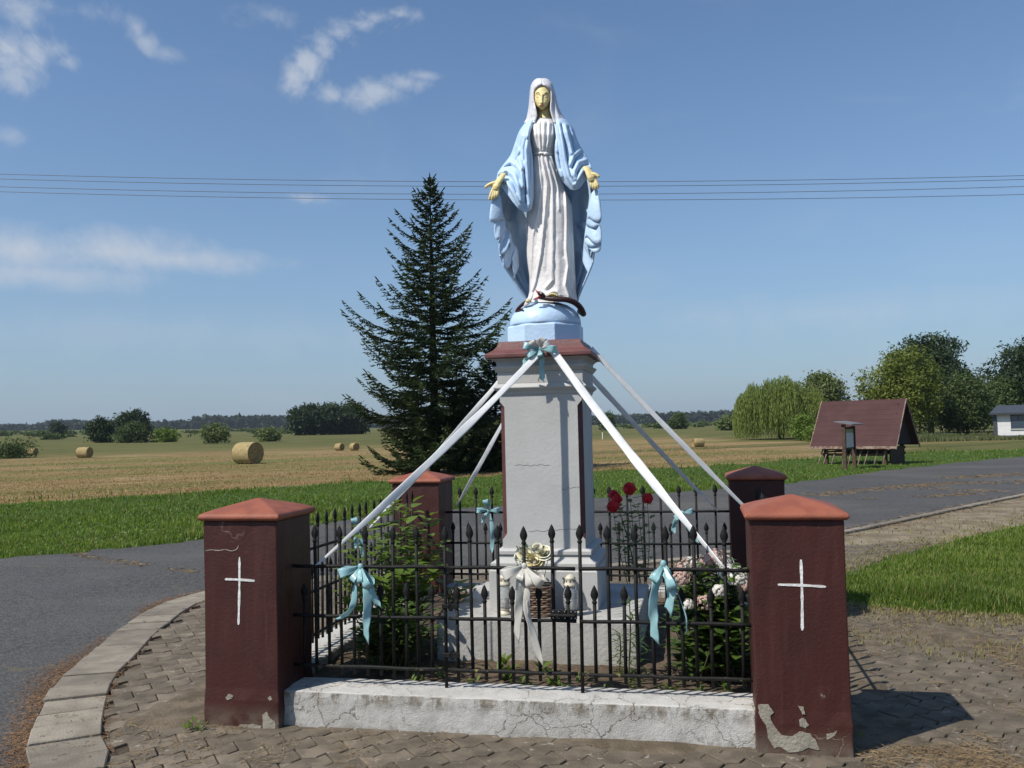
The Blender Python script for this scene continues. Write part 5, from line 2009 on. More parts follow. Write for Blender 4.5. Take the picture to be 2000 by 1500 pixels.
# ================================================================== TREES, HUT, HOUSE, BALES, WIRES
def quads(c, a, b_, ):
    """c centres (n,3), a and b_ half axes (n,3) -> arrays of verts and quad faces"""
    n = len(c)
    v = np.stack([c - a - b_, c + a - b_, c + a + b_, c - a + b_], 1).reshape(-1, 3)
    f = np.arange(4 * n).reshape(n, 4)
    return v, f


def unit(v):
    return v / np.maximum(np.linalg.norm(v, axis=1, keepdims=True), 1e-9)


def leaf_cloud(blobs, n, size, rng, clump=22, crad=.35, flat=.8, down=0.0):
    """blobs: (cx,cy,cz, rx,ry,rz, weight); leaves in clumps near the blob surfaces"""
    w = np.array([b_[6] for b_ in blobs])
    w = w / w.sum()
    nc = max(1, n // clump)
    which = rng.choice(len(blobs), nc, p=w)
    bl = np.array([b_[:6] for b_ in blobs])[which]
    d = unit(rng.normal(size=(nc, 3)))
    r = rng.uniform(.45, 1.04, (nc, 1)) ** .55
    cc = bl[:, :3] + d * bl[:, 3:6] * r
    c = np.repeat(cc, clump, 0) + rng.normal(size=(nc * clump, 3)) * crad * np.array([1, 1, flat])
    m = len(c)
    nrm = unit(rng.normal(size=(m, 3)) + np.repeat(d, clump, 0) * .7 + np.array([0, 0, .5]))
    t = unit(np.cross(nrm, rng.normal(size=(m, 3))))
    t2 = np.cross(nrm, t)
    s = size * rng.uniform(.55, 1.25, (m, 1))
    v = np.stack([c - t * s, c + t2 * s * .45 + t * s * .1, c + t * s, c - t2 * s * .45 + t * s * .1], 1).reshape(-1, 3)
    f = np.arange(4 * m).reshape(m, 4)
    return v, f


M_BARK = pmat('grey_brown_bark', (.085, .065, .048), (.05, .04, .03), .95, 6, .8, 20, spec=.1)
M_T = {
    'willow': leafmat('willow_leaf', (.12, .165, .035), (.24, .29, .075), .6, .35, .5),
    'yellow': leafmat('yellow_green_leaf', (.07, .105, .016), (.18, .205, .033), .6, .3, .35),
    'dark': leafmat('dark_tree_leaf', (.018, .036, .013), (.045, .075, .025), .6, .22, .35),
    'mid': leafmat('mid_tree_leaf', (.034, .062, .018), (.095, .13, .038), .6, .25, .35),
    'grey': leafmat('grey_willow_leaf', (.08, .112, .038), (.175, .21, .07), .6, .25, .35),
    'lime': leafmat('lime_shrub_leaf', (.09, .15, .02), (.17, .24, .04), .6, .3, .4),
    'far': leafmat('far_wood_leaf', (.020, .036, .020), (.040, .062, .032), .7, .15, .05),
}


def tree(name, label, base, w, h, mat, seed, trunk_h=.25, n=9000, size=.16, lobes=11, cat='tree', group=None, lean=0.0, low=0.15, crad=.33):
    """w, h in metres; crown of uneven lobes"""
    rng = np.random.default_rng(seed)
    t = thing(name, label, cat, base, rng.uniform(0, .3), group)
    bl = []
    cz0 = h * low
    for k in range(lobes):
        a = k * 2.399 + rng.uniform(-.4, .4)
        f = (k + .5) / lobes
        z = cz0 + (h - cz0) * (.12 + .74 * f) + rng.uniform(-.05, .05) * h
        prof = math.sin(math.pi * min(.97, max(.05, (f * .86 + .12)))) ** .7
        rad = w / 2 * prof * rng.uniform(.35, .68)
        s = w * rng.uniform(.17, .27) * (.75 + .4 * prof)
        bl.append((math.cos(a) * rad + lean * z, math.sin(a) * rad * .8, z, s, s * .9, s * rng.uniform(.65, .95), s * s))
    bl.append((lean * h * .5, 0, cz0 + (h - cz0) * .48, w * .27, w * .24, (h - cz0) * .40, w * w * .06))
    bl.append((lean * h * .8, 0, h * .86, w * .17, w * .17, h * .13, w * w * .03))
    v, f = leaf_cloud(bl, n, size, rng, crad=crad)
    v[:, 2] = np.maximum(v[:, 2], .02)
    tag(mesh('crown', v, f, M_T[mat], t), kind='stuff')
    b = B()
    top = Vector((lean * h * .6, 0, h * .62))
    b.tube(spline([(0, 0, -.1), (.1, .05, h * .2), (top.x * .6, 0, h * .4), top], 10), [w * .035 * (1 - .75 * i / 9) for i in range(10)], 8)
    for k in range(5):
        p = bl[k * 2 % len(bl)]
        s0 = Vector((lean * h * .2, 0, h * (.16 + .07 * k)))
        b.tube(spline([s0, s0.lerp(Vector(p[:3]), .5) + Vector((0, 0, .1 * h * .3)), Vector(p[:3])], 7), [w * .015 * (1 - .7 * i / 6) for i in range(7)], 6)
    b.build('trunk', M_BARK, t, smooth=True)
    return t


def px_tree(name, label, x0, x1, ytop, ybase, Y, mat, seed, **kw):
    """stands where the pixel column meets the land at distance Y"""
    xc = (x0 + x1) / 2
    p = at_depth(xc, ybase, Y)
    base = Vector((p.x, Y, rise(p.x, Y)))
    top = at_depth(xc, ytop, Y)
    return tree(name, label, base, (x1 - x0) * Y / FPX, max(.8, top.z - base.z), mat, seed, **kw)


# ---- spruces
M_NEEDLE = leafmat('spruce_needles', (.013, .028, .009), (.042, .068, .019), .6, .12, .6)
M_NEEDLE2 = leafmat('young_spruce_needles', (.035, .06, .015), (.08, .112, .028), .6, .15, .6)


def spruce(label, base, H, R, seed, nb=230, low=.07):
    rng = np.random.default_rng(seed)
    t = thing('spruce_tree', label, 'spruce', base, 0, 'spruce trees behind the road')
    C, A, Bx, tip = [], [], [], []
    wood = B()
    wood.tube([(0, 0, -.1), (.02, .01, H * .3), (0, .02, H * .6), (0, 0, H * .86), (0, 0, H)], [.17 * H / 10, .13 * H / 10, .085 * H / 10, .03, .008], 8)
    for k in range(nb):
        f = low + (.975 - low) * ((k + rng.uniform(0, 1)) / nb) ** 1.4
        z0 = H * f
        az = k * 2.39996 + rng.uniform(-.3, .3)
        taper = min(.57, 1.0 * (1 - f) ** .98)
        L = R * taper * (rng.uniform(.40, .90) if k % 4 else rng.uniform(.95, 1.12)) + .06
        if f < .16:
            L *= .80 + f * 1.2
        rise_ = -.22 + 1.15 * f + rng.uniform(-.1, .1)
        d = Vector((math.cos(az), math.sin(az), 0))
        side = Vector((-d.y, d.x, 0))
        n = 7
        pts = []
        for i in range(n):
            s = i / (n - 1)
            pts.append(Vector((0, 0, z0)) + d * (L * s) + Vector((0, 0, L * (rise_ * s * .55 - .22 * math.sin(s * 2.4) * (1 - f) + .26 * s ** 2.6))))
        wood.tube(pts, [.026 * (L / R + .25) * (1 - .85 * i / (n - 1)) for i in range(n)], 4)
        nt = int(4 + L * 10)
        for i in range(nt):
            s = .12 + .88 * (i + rng.uniform(0, 1)) / nt
            q = s * (n - 1)
            a = min(int(q), n - 2)
            p = pts[a].lerp(pts[a + 1], q - a)
            tl = (.07 + .33 * L * (1.05 - s) ** .8) * rng.uniform(.6, 1.1)
            for sg in (-1, 1):
                td = (d * rng.uniform(.55, .95) + side * sg * rng.uniform(.45, .95) + Vector((0, 0, rng.uniform(-.30, .22)))).normalized()
                ns = max(2, int(tl / .10))
                for j in range(ns):
                    c = p + td * (tl * (j + .5) / ns)
                    dd = (td + Vector(tuple(rng.normal(size=3) * .38))).normalized()
                    C.append(c)
                    A.append(dd)
                    tip.append(s > .78)
        # leader of the branch
        for j in range(3):
            C.append(pts[-1] + (pts[-1] - pts[-2]).normalized() * (.05 * j))
            A.append((pts[-1] - pts[-2]).normalized())
            tip.append(True)
    for i in range(30):
        z = H * (.92 + .06 * i / 30)
        a = i * 2.4
        C.append(Vector((math.cos(a) * .03, math.sin(a) * .03, z)))
        A.append(Vector((math.cos(a) * .6, math.sin(a) * .6, .8)).normalized())
        tip.append(True)
    C, A, tip = np.array(C), np.array(A), np.array(tip)
    m = len(C)
    out = {False: ([], []), True: ([], [])}
    for flag in (False, True):
        sel = tip == flag
        c, a = C[sel], A[sel]
        vs = []
        for rep in range(3):
            s2 = unit(np.cross(a, rng.normal(size=a.shape)))
            ln = rng.uniform(.07, .125, (len(c), 1))
            wd = rng.uniform(.016, .030, (len(c), 1))
            vs.append(np.stack([c - a * ln * .8, c + s2 * wd, c + a * ln, c - s2 * wd], 1).reshape(-1, 3))
        v = np.concatenate(vs)
        o = mesh('needles' if not flag else 'young_needles', v, np.arange(len(v)).reshape(-1, 4), M_NEEDLE if not flag else M_NEEDLE2, t)
        tag(o, kind='stuff')
    wood.build('trunk', pmat('spruce_bark', (.05, .038, .028), (.03, .024, .018), .95, 12, .6, 30, spec=.1), t, smooth=True)
    return t


sb = on_land(850, 925)
spruce('tall dark spruce standing on the verge across the road', sb, at_depth(838, 340, sb.y).z, 5.0, 5, 260, .045)
sb2 = Vector((-.65, 33.5, 0))
spruce('lower spruce half hidden behind the column', sb2, at_depth(985, 668, sb2.y).z, 3.6, 8, 150, .05)
sb3 = Vector((-1.9, 34.2, 0))
spruce('small spruce between the tall one and its hidden neighbour', sb3, 3.4, 2.1, 12, 90, .06)


# ---- weeping willow
def willow(label, x0, x1, ytop, ybase, Y, seed):
    rng = np.random.default_rng(seed)
    xc = (x0 + x1) / 2
    p = at_depth(xc, ybase, Y)
    base = Vector((p.x, Y, rise(p.x, Y)))
    w, h = (x1 - x0) * Y / FPX, at_depth(xc, ytop, Y).z - base.z
    t = thing('willow_tree', label, 'willow', base, 0)
    C, A, S = [], [], []
    for k in range(1500):
        a, rr_ = rng.uniform(0, 2 * math.pi), math.sqrt(rng.uniform(.02, 1))
        x, y = math.cos(a) * rr_ * w / 2, math.sin(a) * rr_ * w / 2 * .9
        zt_ = h * (1 - .46 * rr_ ** 2.2) * rng.uniform(.86, 1.0) + (.10 * h * math.sin(x * 2.1 + 1) + .06 * h * math.sin(x * 5.0)) * rr_
        zb = max(.08, h * (.28 * (1 - rr_) + rng.uniform(-.08, .26)))
        if zb > zt_ - .5:
            zb = zt_ - .5
        n = int((zt_ - zb) / .10)
        dx, dy = math.cos(a) * .12, math.sin(a) * .12
        for i in range(n):
            f = i / n
            C.append((x + dx * math.sin(f * 3) + rng.normal() * .05, y + dy * math.sin(f * 3) + rng.normal() * .05, zt_ - (zt_ - zb) * f))
            A.append((rng.normal() * .22, rng.normal() * .22, -1))
            S.append(1 - .4 * f)
    C, A, S = np.array(C), unit(np.array(A)), np.array(S)[:, None]
    s2 = unit(np.cross(A, rng.normal(size=A.shape)))
    v = np.stack([C - A * .13, C + s2 * .036 * S, C + A * .15, C - s2 * .036 * S], 1).reshape(-1, 3)
    tag(mesh('hanging_foliage', v, np.arange(len(v)).reshape(-1, 4), M_T['willow'], t), kind='stuff')
    b = B()
    b.tube([(0, 0, -.1), (.1, 0, h * .3), (0, 0, h * .55)], [.28, .24, .15], 8)
    for k in range(9):
        a = k * .7
        b.tube(spline([(0, 0, h * .4), (math.cos(a) * w * .15, math.sin(a) * w * .15, h * .78), (math.cos(a) * w * .36, math.sin(a) * w * .3, h * .74)], 7), [.1 * (1 - .7 * i / 6) for i in range(7)], 6)
    b.build('trunk', M_BARK, t, smooth=True)


willow('weeping willow with light green hanging branches at the edge of the stubble', 1436, 1614, 736, 858, 76, 4)
RG = 'trees beyond the hay rack'
px_tree('grey_willow', 'loose grey green tree growing just behind the weeping willow', 1548, 1664, 728, 858, 84, 'grey', 31, n=12000, size=.17, group=RG)
px_tree('leafy_tree', 'rounded yellow green tree rising behind the hay rack', 1684, 1846, 686, 856, 74, 'yellow', 32, n=20000, size=.15, lobes=15, low=.08, group=RG)
px_tree('leafy_tree', 'tallest dark tree standing behind the yellow green one', 1726, 1912, 650, 856, 86, 'dark', 33, n=20000, size=.18, lobes=15, low=.10, group=RG)
px_tree('leafy_tree', 'broad dark tree rising behind the white cabin', 1922, 2110, 664, 856, 84, 'dark', 34, n=16000, size=.18, lobes=14, low=.1, group=RG)
px_tree('leafy_shrub', 'large dusky green shrub beside the white cabin', 1835, 1945, 736, 856, 76, 'mid', 35, n=15000, size=.14, lobes=12, low=.03, cat='shrub', group=RG)
px_tree('leafy_shrub', 'dusky green shrub behind the roof of the white cabin', 1915, 2020, 742, 856, 82, 'mid', 37, n=12000, size=.15, lobes=11, low=.03, cat='shrub', group=RG)
px_tree('lime_bush', 'lime green bush at the foot of the weeping willow', 1546, 1590, 812, 858, 70, 'lime', 36, n=5000, size=.10, low=.02, cat='bush', crad=.2)
px_tree('lime_bush', 'low lime green creeper heap between willow and hay rack', 1568, 1612, 838, 860, 66, 'lime', 38, n=3500, size=.10, low=.02, cat='bush', crad=.2)
# left side of the field
px_tree('field_tree', 'round dark tree alone at the far edge of the field', 170, 224, 818, 856, 130, 'dark', 41, n=6000, size=.22, lobes=8, low=.02)
px_tree('field_tree', 'larger dark domed tree beside the round one at the far field edge', 221, 296, 803, 852, 138, 'dark', 42, n=8000, size=.24, lobes=10, low=.03)
px_tree('field_bush', 'grey green willow bush before the domed tree', 228, 296, 830, 858, 126, 'mid', 43, n=4000, size=.2, low=.02, cat='bush')
BGF = 'bushes along the far edge of the field'
for k, (x0, x1, y0, yb, Y, m_, lab) in enumerate(((297, 350, 843, 856, 128, 'lime', 'low green bush right beside the grey willow bush'), (393, 452, 830, 858, 112, 'grey', 'broad green bush standing alone in the meadow'),                                                   (503, 548, 838, 856, 120, 'grey', 'pale flowering bush in the meadow near the biggest bale'), (-30, 66, 872, 890, 66, 'mid', 'low green weeds in front of the half hidden bale'),
                                                  (98, 130, 826, 846, 260, 'dark', 'small dark tree on the skyline'))):
    px_tree('field_bush', lab, x0, x1, y0, yb, Y, m_, 60 + k, n=2600, size=.13 * Y / 80, low=.02, cat='bush', crad=.3, group=BGF)
for k, (x0, x1, y0, Y, m_, lab) in enumerate(((1170, 1200, 808, 190, 'mid', 'small green tree on the skyline just past the column'), (1314, 1338, 809, 200, 'mid', 'small round tree on the skyline past the column'), (1404, 1442, 816, 150, 'grey', 'green bush on the skyline beside the weeping willow'))):
    px_tree('field_bush', lab, x0, x1, y0, 834, Y, m_, 80 + k, n=2200, size=.35, low=.02, cat='bush', crad=.5, group=BGF)
# the near wood left of the spruce
wr = random.Random(77)
for k in range(9):
    xc = 584 + k * 14.5
    px_tree('wood_tree', ('outer edge tree of the small dark wood, standing toward the meadow bushes' if k == 0 else 'dark leafy tree within the small wood beside the spruce'), xc - 24, xc + 24, 797 - (k * 1.6 if k < 5 else 6) + wr.uniform(-3, 3), 848, 200 + wr.uniform(-10, 14), 'dark', 90 + k, n=2600, size=.42, low=.02, crad=.6, group='trees of the small wood')
# far woods along the horizon: one mass
rng = np.random.default_rng(3)
blobs = []
for x in np.arange(-160, 2200, 7.0):
    top = lerp_tab([(-160, 831), (0, 830), (60, 832), (90, 824), (120, 822), (160, 820), (185, 826), (300, 826), (340, 823), (372, 824), (378, 814), (460, 812), (570, 813), (700, 815), (1100, 808), (1215, 811), (1330, 806), (1440, 803), (1500, 803), (2200, 800)], x) + rng.uniform(-1.6, 1.6)
    Y = 950 + rng.uniform(-50, 50)
    p = at_depth(x, top, Y)
    g = rise(p.x, Y)
    hh = max(3.0, p.z - g)
    blobs.append((p.x, Y, g + hh * .5, 3.6, 5, hh * .5, 1.0))
v, f = leaf_cloud(blobs, 110000, 2.2, rng, 20, 1.0)
tag(mesh('far_wood', v, f, M_T['far']), 'long low wood along the horizon behind the fields', 'wood', kind='stuff')
# hedges and rough meadow far out
blobs = []
for k in range(130):
    x = rng.uniform(-120, 720) if k < 95 else rng.uniform(1180, 1460)
    yb = rng.uniform(836, 850) if x < 800 else rng.uniform(824, 832)
    Y = rng.uniform(170, 520)
    p = at_depth(x, 840, Y)
    g = rise(p.x, Y)
    s = rng.uniform(.5, 1.3)
    blobs.append((p.x, Y, g + s * .35, s * 2.6, s, s * .55, s))
v, f = leaf_cloud(blobs, 30000, .45, rng, 20, .45)
tag(mesh('far_scrub', v, f, M_T['mid']), 'scattered scrub of the far meadow before the woods', 'scrub', kind='stuff')

# ---- round bales
def straw_mat():
    m = bpy.data.materials.new('rolled_straw')
    m.use_nodes = True
    T = NT(m.node_tree)
    ob = T.n('ShaderNodeTexCoord').outputs['Object']
    st_ = T.noise(T.vmath('MULTIPLY', ob, (3, 26, 26)), 2.0, 6, .7)
    c = T.mix(T.ramp(st_, .3, .7), (.50, .40, .20, 1), (.30, .22, .10, 1))
    c = T.mix(T.ramp(T.noise(ob, 1.6, 4), .5, .75), c, (.42, .32, .17, 1))
    b = T.n('ShaderNodeBump', ins={'Height': st_, 'Strength': 1.0, 'Distance': .05})
    p = T.n('ShaderNodeBsdfPrincipled', ins={'Base Color': c, 'Roughness': .9, 'Specular IOR Level': .15, 'Normal': b.outputs[0]})
    T.n('ShaderNodeOutputMaterial', ins={'Surface': p.outputs[0]})
    return m


M_STRAW = straw_mat()
M_STRAWF = pmat('straw_roll_end', (.26, .185, .085), (.36, .27, .13), .95, 9, 1.0, 25, spec=.1)


def bale(label, x, y, hpx, rz, length=1.22):
    p = on_land(x, y)
    R_ = hpx * p.y / FPX / 2
    t = thing('straw_bale', label, 'straw bale', p, rz, 'round straw bales on the stubble field')
    r = random.Random(int(x))
    b = B()
    n = 40
    rows = []
    L = R_ * 2 * length / 1.2
    for i in range(7):
        xx = -L / 2 + L * i / 6
        q = R_ * (1 if 0 < i < 6 else .97)
        rows.append([(xx + r.uniform(-.01, .01), math.cos(2 * math.pi * j / n) * q * r.uniform(.985, 1.01), R_ * .97 + math.sin(2 * math.pi * j / n) * q * r.uniform(.985, 1.01)) for j in range(n)])
    b.grid(rows, wrap=True)
    b.build('roll', M_STRAW, t, smooth=True)
    for sx in (-1, 1):
        e = B()
        prof = []
        k = 22
        for i in range(k):
            q = R_ * .985 * (1 - i / k)
            prof.append([(sx * (L / 2 + .012 * math.sin(i * 1.9) + .03 * (i / k)), math.cos(2 * math.pi * j / n) * q, R_ * .97 + math.sin(2 * math.pi * j / n) * q) for j in range(n)])
        e.grid(prof, wrap=True)
        e.build('rolled_end', M_STRAWF, t, smooth=False)
    w = B()
    for i in range(160):
        a = r.uniform(0, 2 * math.pi)
        xx = r.uniform(-L / 2, L / 2)
        c = Vector((xx, math.cos(a) * R_, R_ * .97 + math.sin(a) * R_))
        d = Vector((r.uniform(-.6, .6), math.cos(a) + r.uniform(-1, 1), math.sin(a) + r.uniform(-1, 1))).normalized() * r.uniform(.06, .14)
        s = d.orthogonal().normalized() * .008
        w.add([c - s, c + s, c + d], [(0, 1, 2)])
    tag(w.build('loose_straw', M_STRAW, t), kind='stuff')
    return t


bale('big round straw bale alone in the stubble, its end in shade', 484, 906, 43, math.radians(-30))
bale('straw bale lying lengthwise in front of the green strip', 165, 894, 21, math.radians(-12), 1.35)
bale('straw bale half hidden behind low green weeds', 62, 889, 14, math.radians(-8), 1.5)
bale('small far straw bale near the spruce, lengthwise', 663, 880, 14, math.radians(-35))
bale('small far straw bale partly behind the spruce branches', 692, 880, 15, math.radians(-50))
bale('small straw bale in the stubble between column and willow', 1364, 873, 17, math.radians(20), 1.3)
mp = on_land(1177, 858)
b = B()
b.tube([(0, 0, -.1), (0, 0, .75)], .05, 8)
o = b.build('marker_post', M_WHITEP, loc=mp)
tag(o, 'small white marker post in the field beside the column', 'post')

# ---- hay rack with steep roof
A0, A1 = Vector((11.08, 32.2, 0)), Vector((11.08 + .74, 32.2 - .67, 0))
ax = (A1 - A0).normalized()
hut = thing('hay_rack', 'wooden hay rack with steep maroon shingle roof on slanting legs', 'hay rack', A0, math.atan2(ax.y, ax.x))
HL, HW, ZE, ZR = 2.45, 1.75, .66, 2.25
M_SHING = pmat('maroon_bitumen_roofing', (.075, .036, .034), (.062, .029, .028), .85, 2.2, .5, 30, spec=.25)
M_WOOD = pmat('weathered_brown_wood', (.105, .066, .045), (.065, .042, .03), .85, 9, .5, 30, spec=.2)
M_WOODL = pmat('pale_grey_pole_wood', (.27, .21, .16), (.19, .15, .115), .85, 9, .4, 30, spec=.2)
M_EDGE = pmat('flaking_roof_edge', (.32, .26, .20), (.16, .08, .06), .9, 14, .4, 40)
# local x along the front, y back (away from the viewer side)
rw = HW / 2
ns = 9
for side in (0, 1):
    for k in range(ns):
        f0, f1 = k / ns, (k + 1) / ns
        ya, yb = (-.28 + (rw + .28) * f0, -.28 + (rw + .28) * f1)
        za, zb_ = ZE - .02 + (ZR - ZE + .02) * f0, ZE - .02 + (ZR - ZE + .02) * f1
        if side:
            ya, yb = HW - ya, HW - yb
        lift = .005
        x0, x1 = -.36, HL + .20
        nrm = Vector((0, -(zb_ - za), (yb - ya))).normalized() * (1 if not side else -1)
        lo_, hi_ = Vector((0, ya, za)) + nrm * lift * 1.6, Vector((0, yb, zb_)) + nrm * .004
        vs = [(x0, lo_.y, lo_.z), (x1, lo_.y, lo_.z), (x1, hi_.y, hi_.z), (x0, hi_.y, hi_.z)]
        dn = nrm * -.03
        vs += [(a + dn.x, b2 + dn.y, c + dn.z) for a, b2, c in vs]
        mesh('shingle_course', vs, [(0, 1, 2, 3), (7, 6, 5, 4), (0, 4, 5, 1), (1, 5, 6, 2), (2, 6, 7, 3), (3, 7, 4, 0)], M_SHING, hut)
for x in (-.37, HL + .20):
    for s in (0, 1):
        b = B()
        ya, yb = (-.30, rw) if not s else (HW + .30, rw)
        b.add([(x - .012, ya, ZE - .05), (x + .016, ya, ZE - .05), (x + .016, yb, ZR + .02), (x - .012, yb, ZR + .02), (x - .012, ya, ZE - .13), (x + .016, ya, ZE - .13), (x + .016, yb, ZR - .09), (x - .012, yb, ZR - .09)],
              [(0, 1, 2, 3), (4, 7, 6, 5), (0, 4, 5, 1), (1, 5, 6, 2), (3, 2, 6, 7), (0, 3, 7, 4)])
        b.build('barge_board', M_EDGE, hut)
b = B()
b.box(-.36, HL + .2, -.315, -.285, ZE - .11, ZE - .02)
b.build('eave_board', M_EDGE, hut)
for x in (.08, HL - .30):
    for y in (.05, HW - .05):
        b = B()
        b.box(x - .06, x + .06, y - .06, y + .06, -.1, ZE + .35)
        b.build('post', M_WOOD, hut)
for x in (.08, .8, 1.5, HL - .30):
    b = B()
    b.tube([(x, -.1, ZE + .02), (x, rw, ZR - .12)], .045, 6)
    b.tube([(x, HW + .1, ZE + .02), (x, rw, ZR - .12)], .045, 6)
    b.build('rafter', M_WOOD, hut)
for z in (.30, .50):
    for y in (-.02, HW):
        b = B()
        b.box(-.02, HL - .2, y - .03, y + .03, z, z + .09)
        b.build('rack_beam', M_WOOD, hut)
hr = random.Random(4)
for x in (.02, .2, .5, .8, 1.05, 1.4, 1.65, 1.95, 2.2):
    b = B()
    lx = hr.uniform(-.10, -.02)
    b.tube([(x + lx, -.32 + hr.uniform(-.05, .08), -.02), (x, .08, ZE + .06)], .024, 6)
    b.build('slanting_pole', M_WOODL, hut, smooth=True)
for k in range(7):
    b = B()
    b.box(HL - .22, HL - .18, .22 + k * .2, .22 + k * .2 + .19, -.02, ZE - .06 + hr.uniform(-.02, .02))
    b.build('end_board', M_WOOD, hut)
for k in range(8):
    b = B()
    yk = .06 + k * .215
    top = ZE + (ZR - ZE) * (1 - abs(yk + .1 - rw) / (rw + .2)) - .06
    b.box(HL - .04, HL - .01, yk, yk + .205, ZE + .02, max(ZE + .1, top))
    b.build('gable_board', pmat('dark_gable_wood', (.035, .022, .018), (.025, .016, .013), .9, 9), hut)
b = B()
b.box(.1, HL - .3, .1, HW - .1, .42, .46)
b.build('rack_floor', M_WOOD, hut)

# ---- information board in front of it
L0, L1 = Vector((10.42, 28.35, 0)), Vector((11.10, 29.35, 0))
bx = (L1 - L0).normalized()
board = thing('information_board', 'wooden notice board with pale map sheet and little roof before the hay rack', 'notice board', L0, math.atan2(bx.y, bx.x))
BLn = (L1 - L0).length
for x, zt_ in ((0, 1.42), (BLn, 1.36)):
    b = B()
    b.box(x - .055, x + .055, -.055, .055, -.1, zt_)
    b.build('post', M_WOOD, board)
b = B()
b.box(.06, BLn - .06, -.02, .02, .62, 1.34)
b.build('backboard', M_WOOD, board)


def map_mat():
    m = bpy.data.materials.new('faded_map_print')
    m.use_nodes = True
    T = NT(m.node_tree)
    ob = T.n('ShaderNodeTexCoord').outputs['Object']
    z = T.n('ShaderNodeSeparateXYZ', ins={0: ob}).outputs[2]
    c = T.mix(T.ramp(T.noise(ob, 9, 5), .45, .55), (.42, .50, .50, 1), (.52, .57, .55, 1))
    c = T.mix(T.ramp(z, 1.14, 1.15), c, (.16, .24, .10, 1))
    p = T.n('ShaderNodeBsdfPrincipled', ins={'Base Color': c, 'Roughness': .35})
    T.n('ShaderNodeOutputMaterial', ins={'Surface': p.outputs[0]})
    return m


b = B()
b.box(.13, BLn - .13, -.030, -.022, .68, 1.26)
b.build('map_sheet', map_mat(), board)
b = B()
b.add([(-.16, -.30, 1.40), (BLn + .18, -.30, 1.40), (BLn + .18, .26, 1.50), (-.16, .26, 1.50), (-.16, -.30, 1.43), (BLn + .18, -.30, 1.43), (BLn + .18, .26, 1.53), (-.16, .26, 1.53)],
      [(3, 2, 1, 0), (4, 5, 6, 7), (0, 1, 5, 4), (1, 2, 6, 5), (2, 3, 7, 6), (3, 0, 4, 7)])
b.build('roof', pmat('grey_board_roof', (.16, .16, .165), (.12, .12, .125), .7, 6), board)

# ---- white cabin
hp_ = on_land(1942, 855)
cab = thing('cabin', 'low white cabin with dark grey roof at the edge of the trees', 'cabin', hp_, math.radians(-29))
s_ = px_m(hp_.y)
EV = (855 - 808) * s_
M_RENDER = pmat('white_render', (.66, .66, .645), (.60, .60, .585), .85, 3, .2, 30)
M_GREY = pmat('anthracite_panel', (.055, .062, .072), (.045, .05, .06), .5, 5)
b = B()
b.box(.02, 7.5, .02, 4.0, .16, EV)
b.build('wall', M_RENDER, cab)
b = B()
b.box(0.0, 7.52, 0.0, 4.02, -.2, .16)
b.build('foundation', pmat('grey_plinth', (.12, .13, .14), None, .9), cab)
b = B()
b.box(-.03, .22, -.03, .2, .0, EV)
b.build('corner_trim', M_GREY, cab)
b = B()
b.add([(-.25, -.35, EV), (7.8, -.35, EV), (7.8, 4.3, EV), (-.25, 4.3, EV), (.25, 1.7, EV + .60), (7.4, 1.7, EV + .60), (7.4, 2.3, EV + .60), (.25, 2.3, EV + .60)],
      [(3, 2, 1, 0), (4, 5, 6, 7), (0, 1, 5, 4), (1, 2, 6, 5), (2, 3, 7, 6), (3, 0, 4, 7)])
b.build('roof', M_GREY, cab)
b = B()
b.box(-.27, 7.82, -.37, -.33, EV - .10, EV + .03)
b.build('gutter', pmat('dark_gutter', (.04, .045, .05), None, .4), cab)
wx0, wx1, wz0, wz1 = 1.08, 2.05, .62, 1.62
b = B()
for q in ((wx0, wx1, wz1 - .06, wz1), (wx0, wx1, wz0, wz0 + .06), (wx0, wx0 + .06, wz0 + .06, wz1 - .06), (wx1 - .06, wx1, wz0 + .06, wz1 - .06), ((wx0 + wx1) / 2 - .03, (wx0 + wx1) / 2 + .03, wz0 + .06, wz1 - .06)):
    b.box(q[0], q[1], -.03, .03, q[2], q[3])
win = b.build('window', M_GREY, cab)
for x0, x1 in ((wx0 + .06, (wx0 + wx1) / 2 - .03), ((wx0 + wx1) / 2 + .03, wx1 - .06)):
    b = B()
    b.box(x0, x1, -.005, .015, wz0 + .06, wz1 - .06)
    b.build('pane', pmat('window_glass', (.04, .06, .09), None, .06, spec=.8), win)
b = B()
b.box(wx0 - .04, wx1 + .04, -.07, .018, wz0 - .05, wz0 - .003)
b.build('sill', M_RENDER, win)

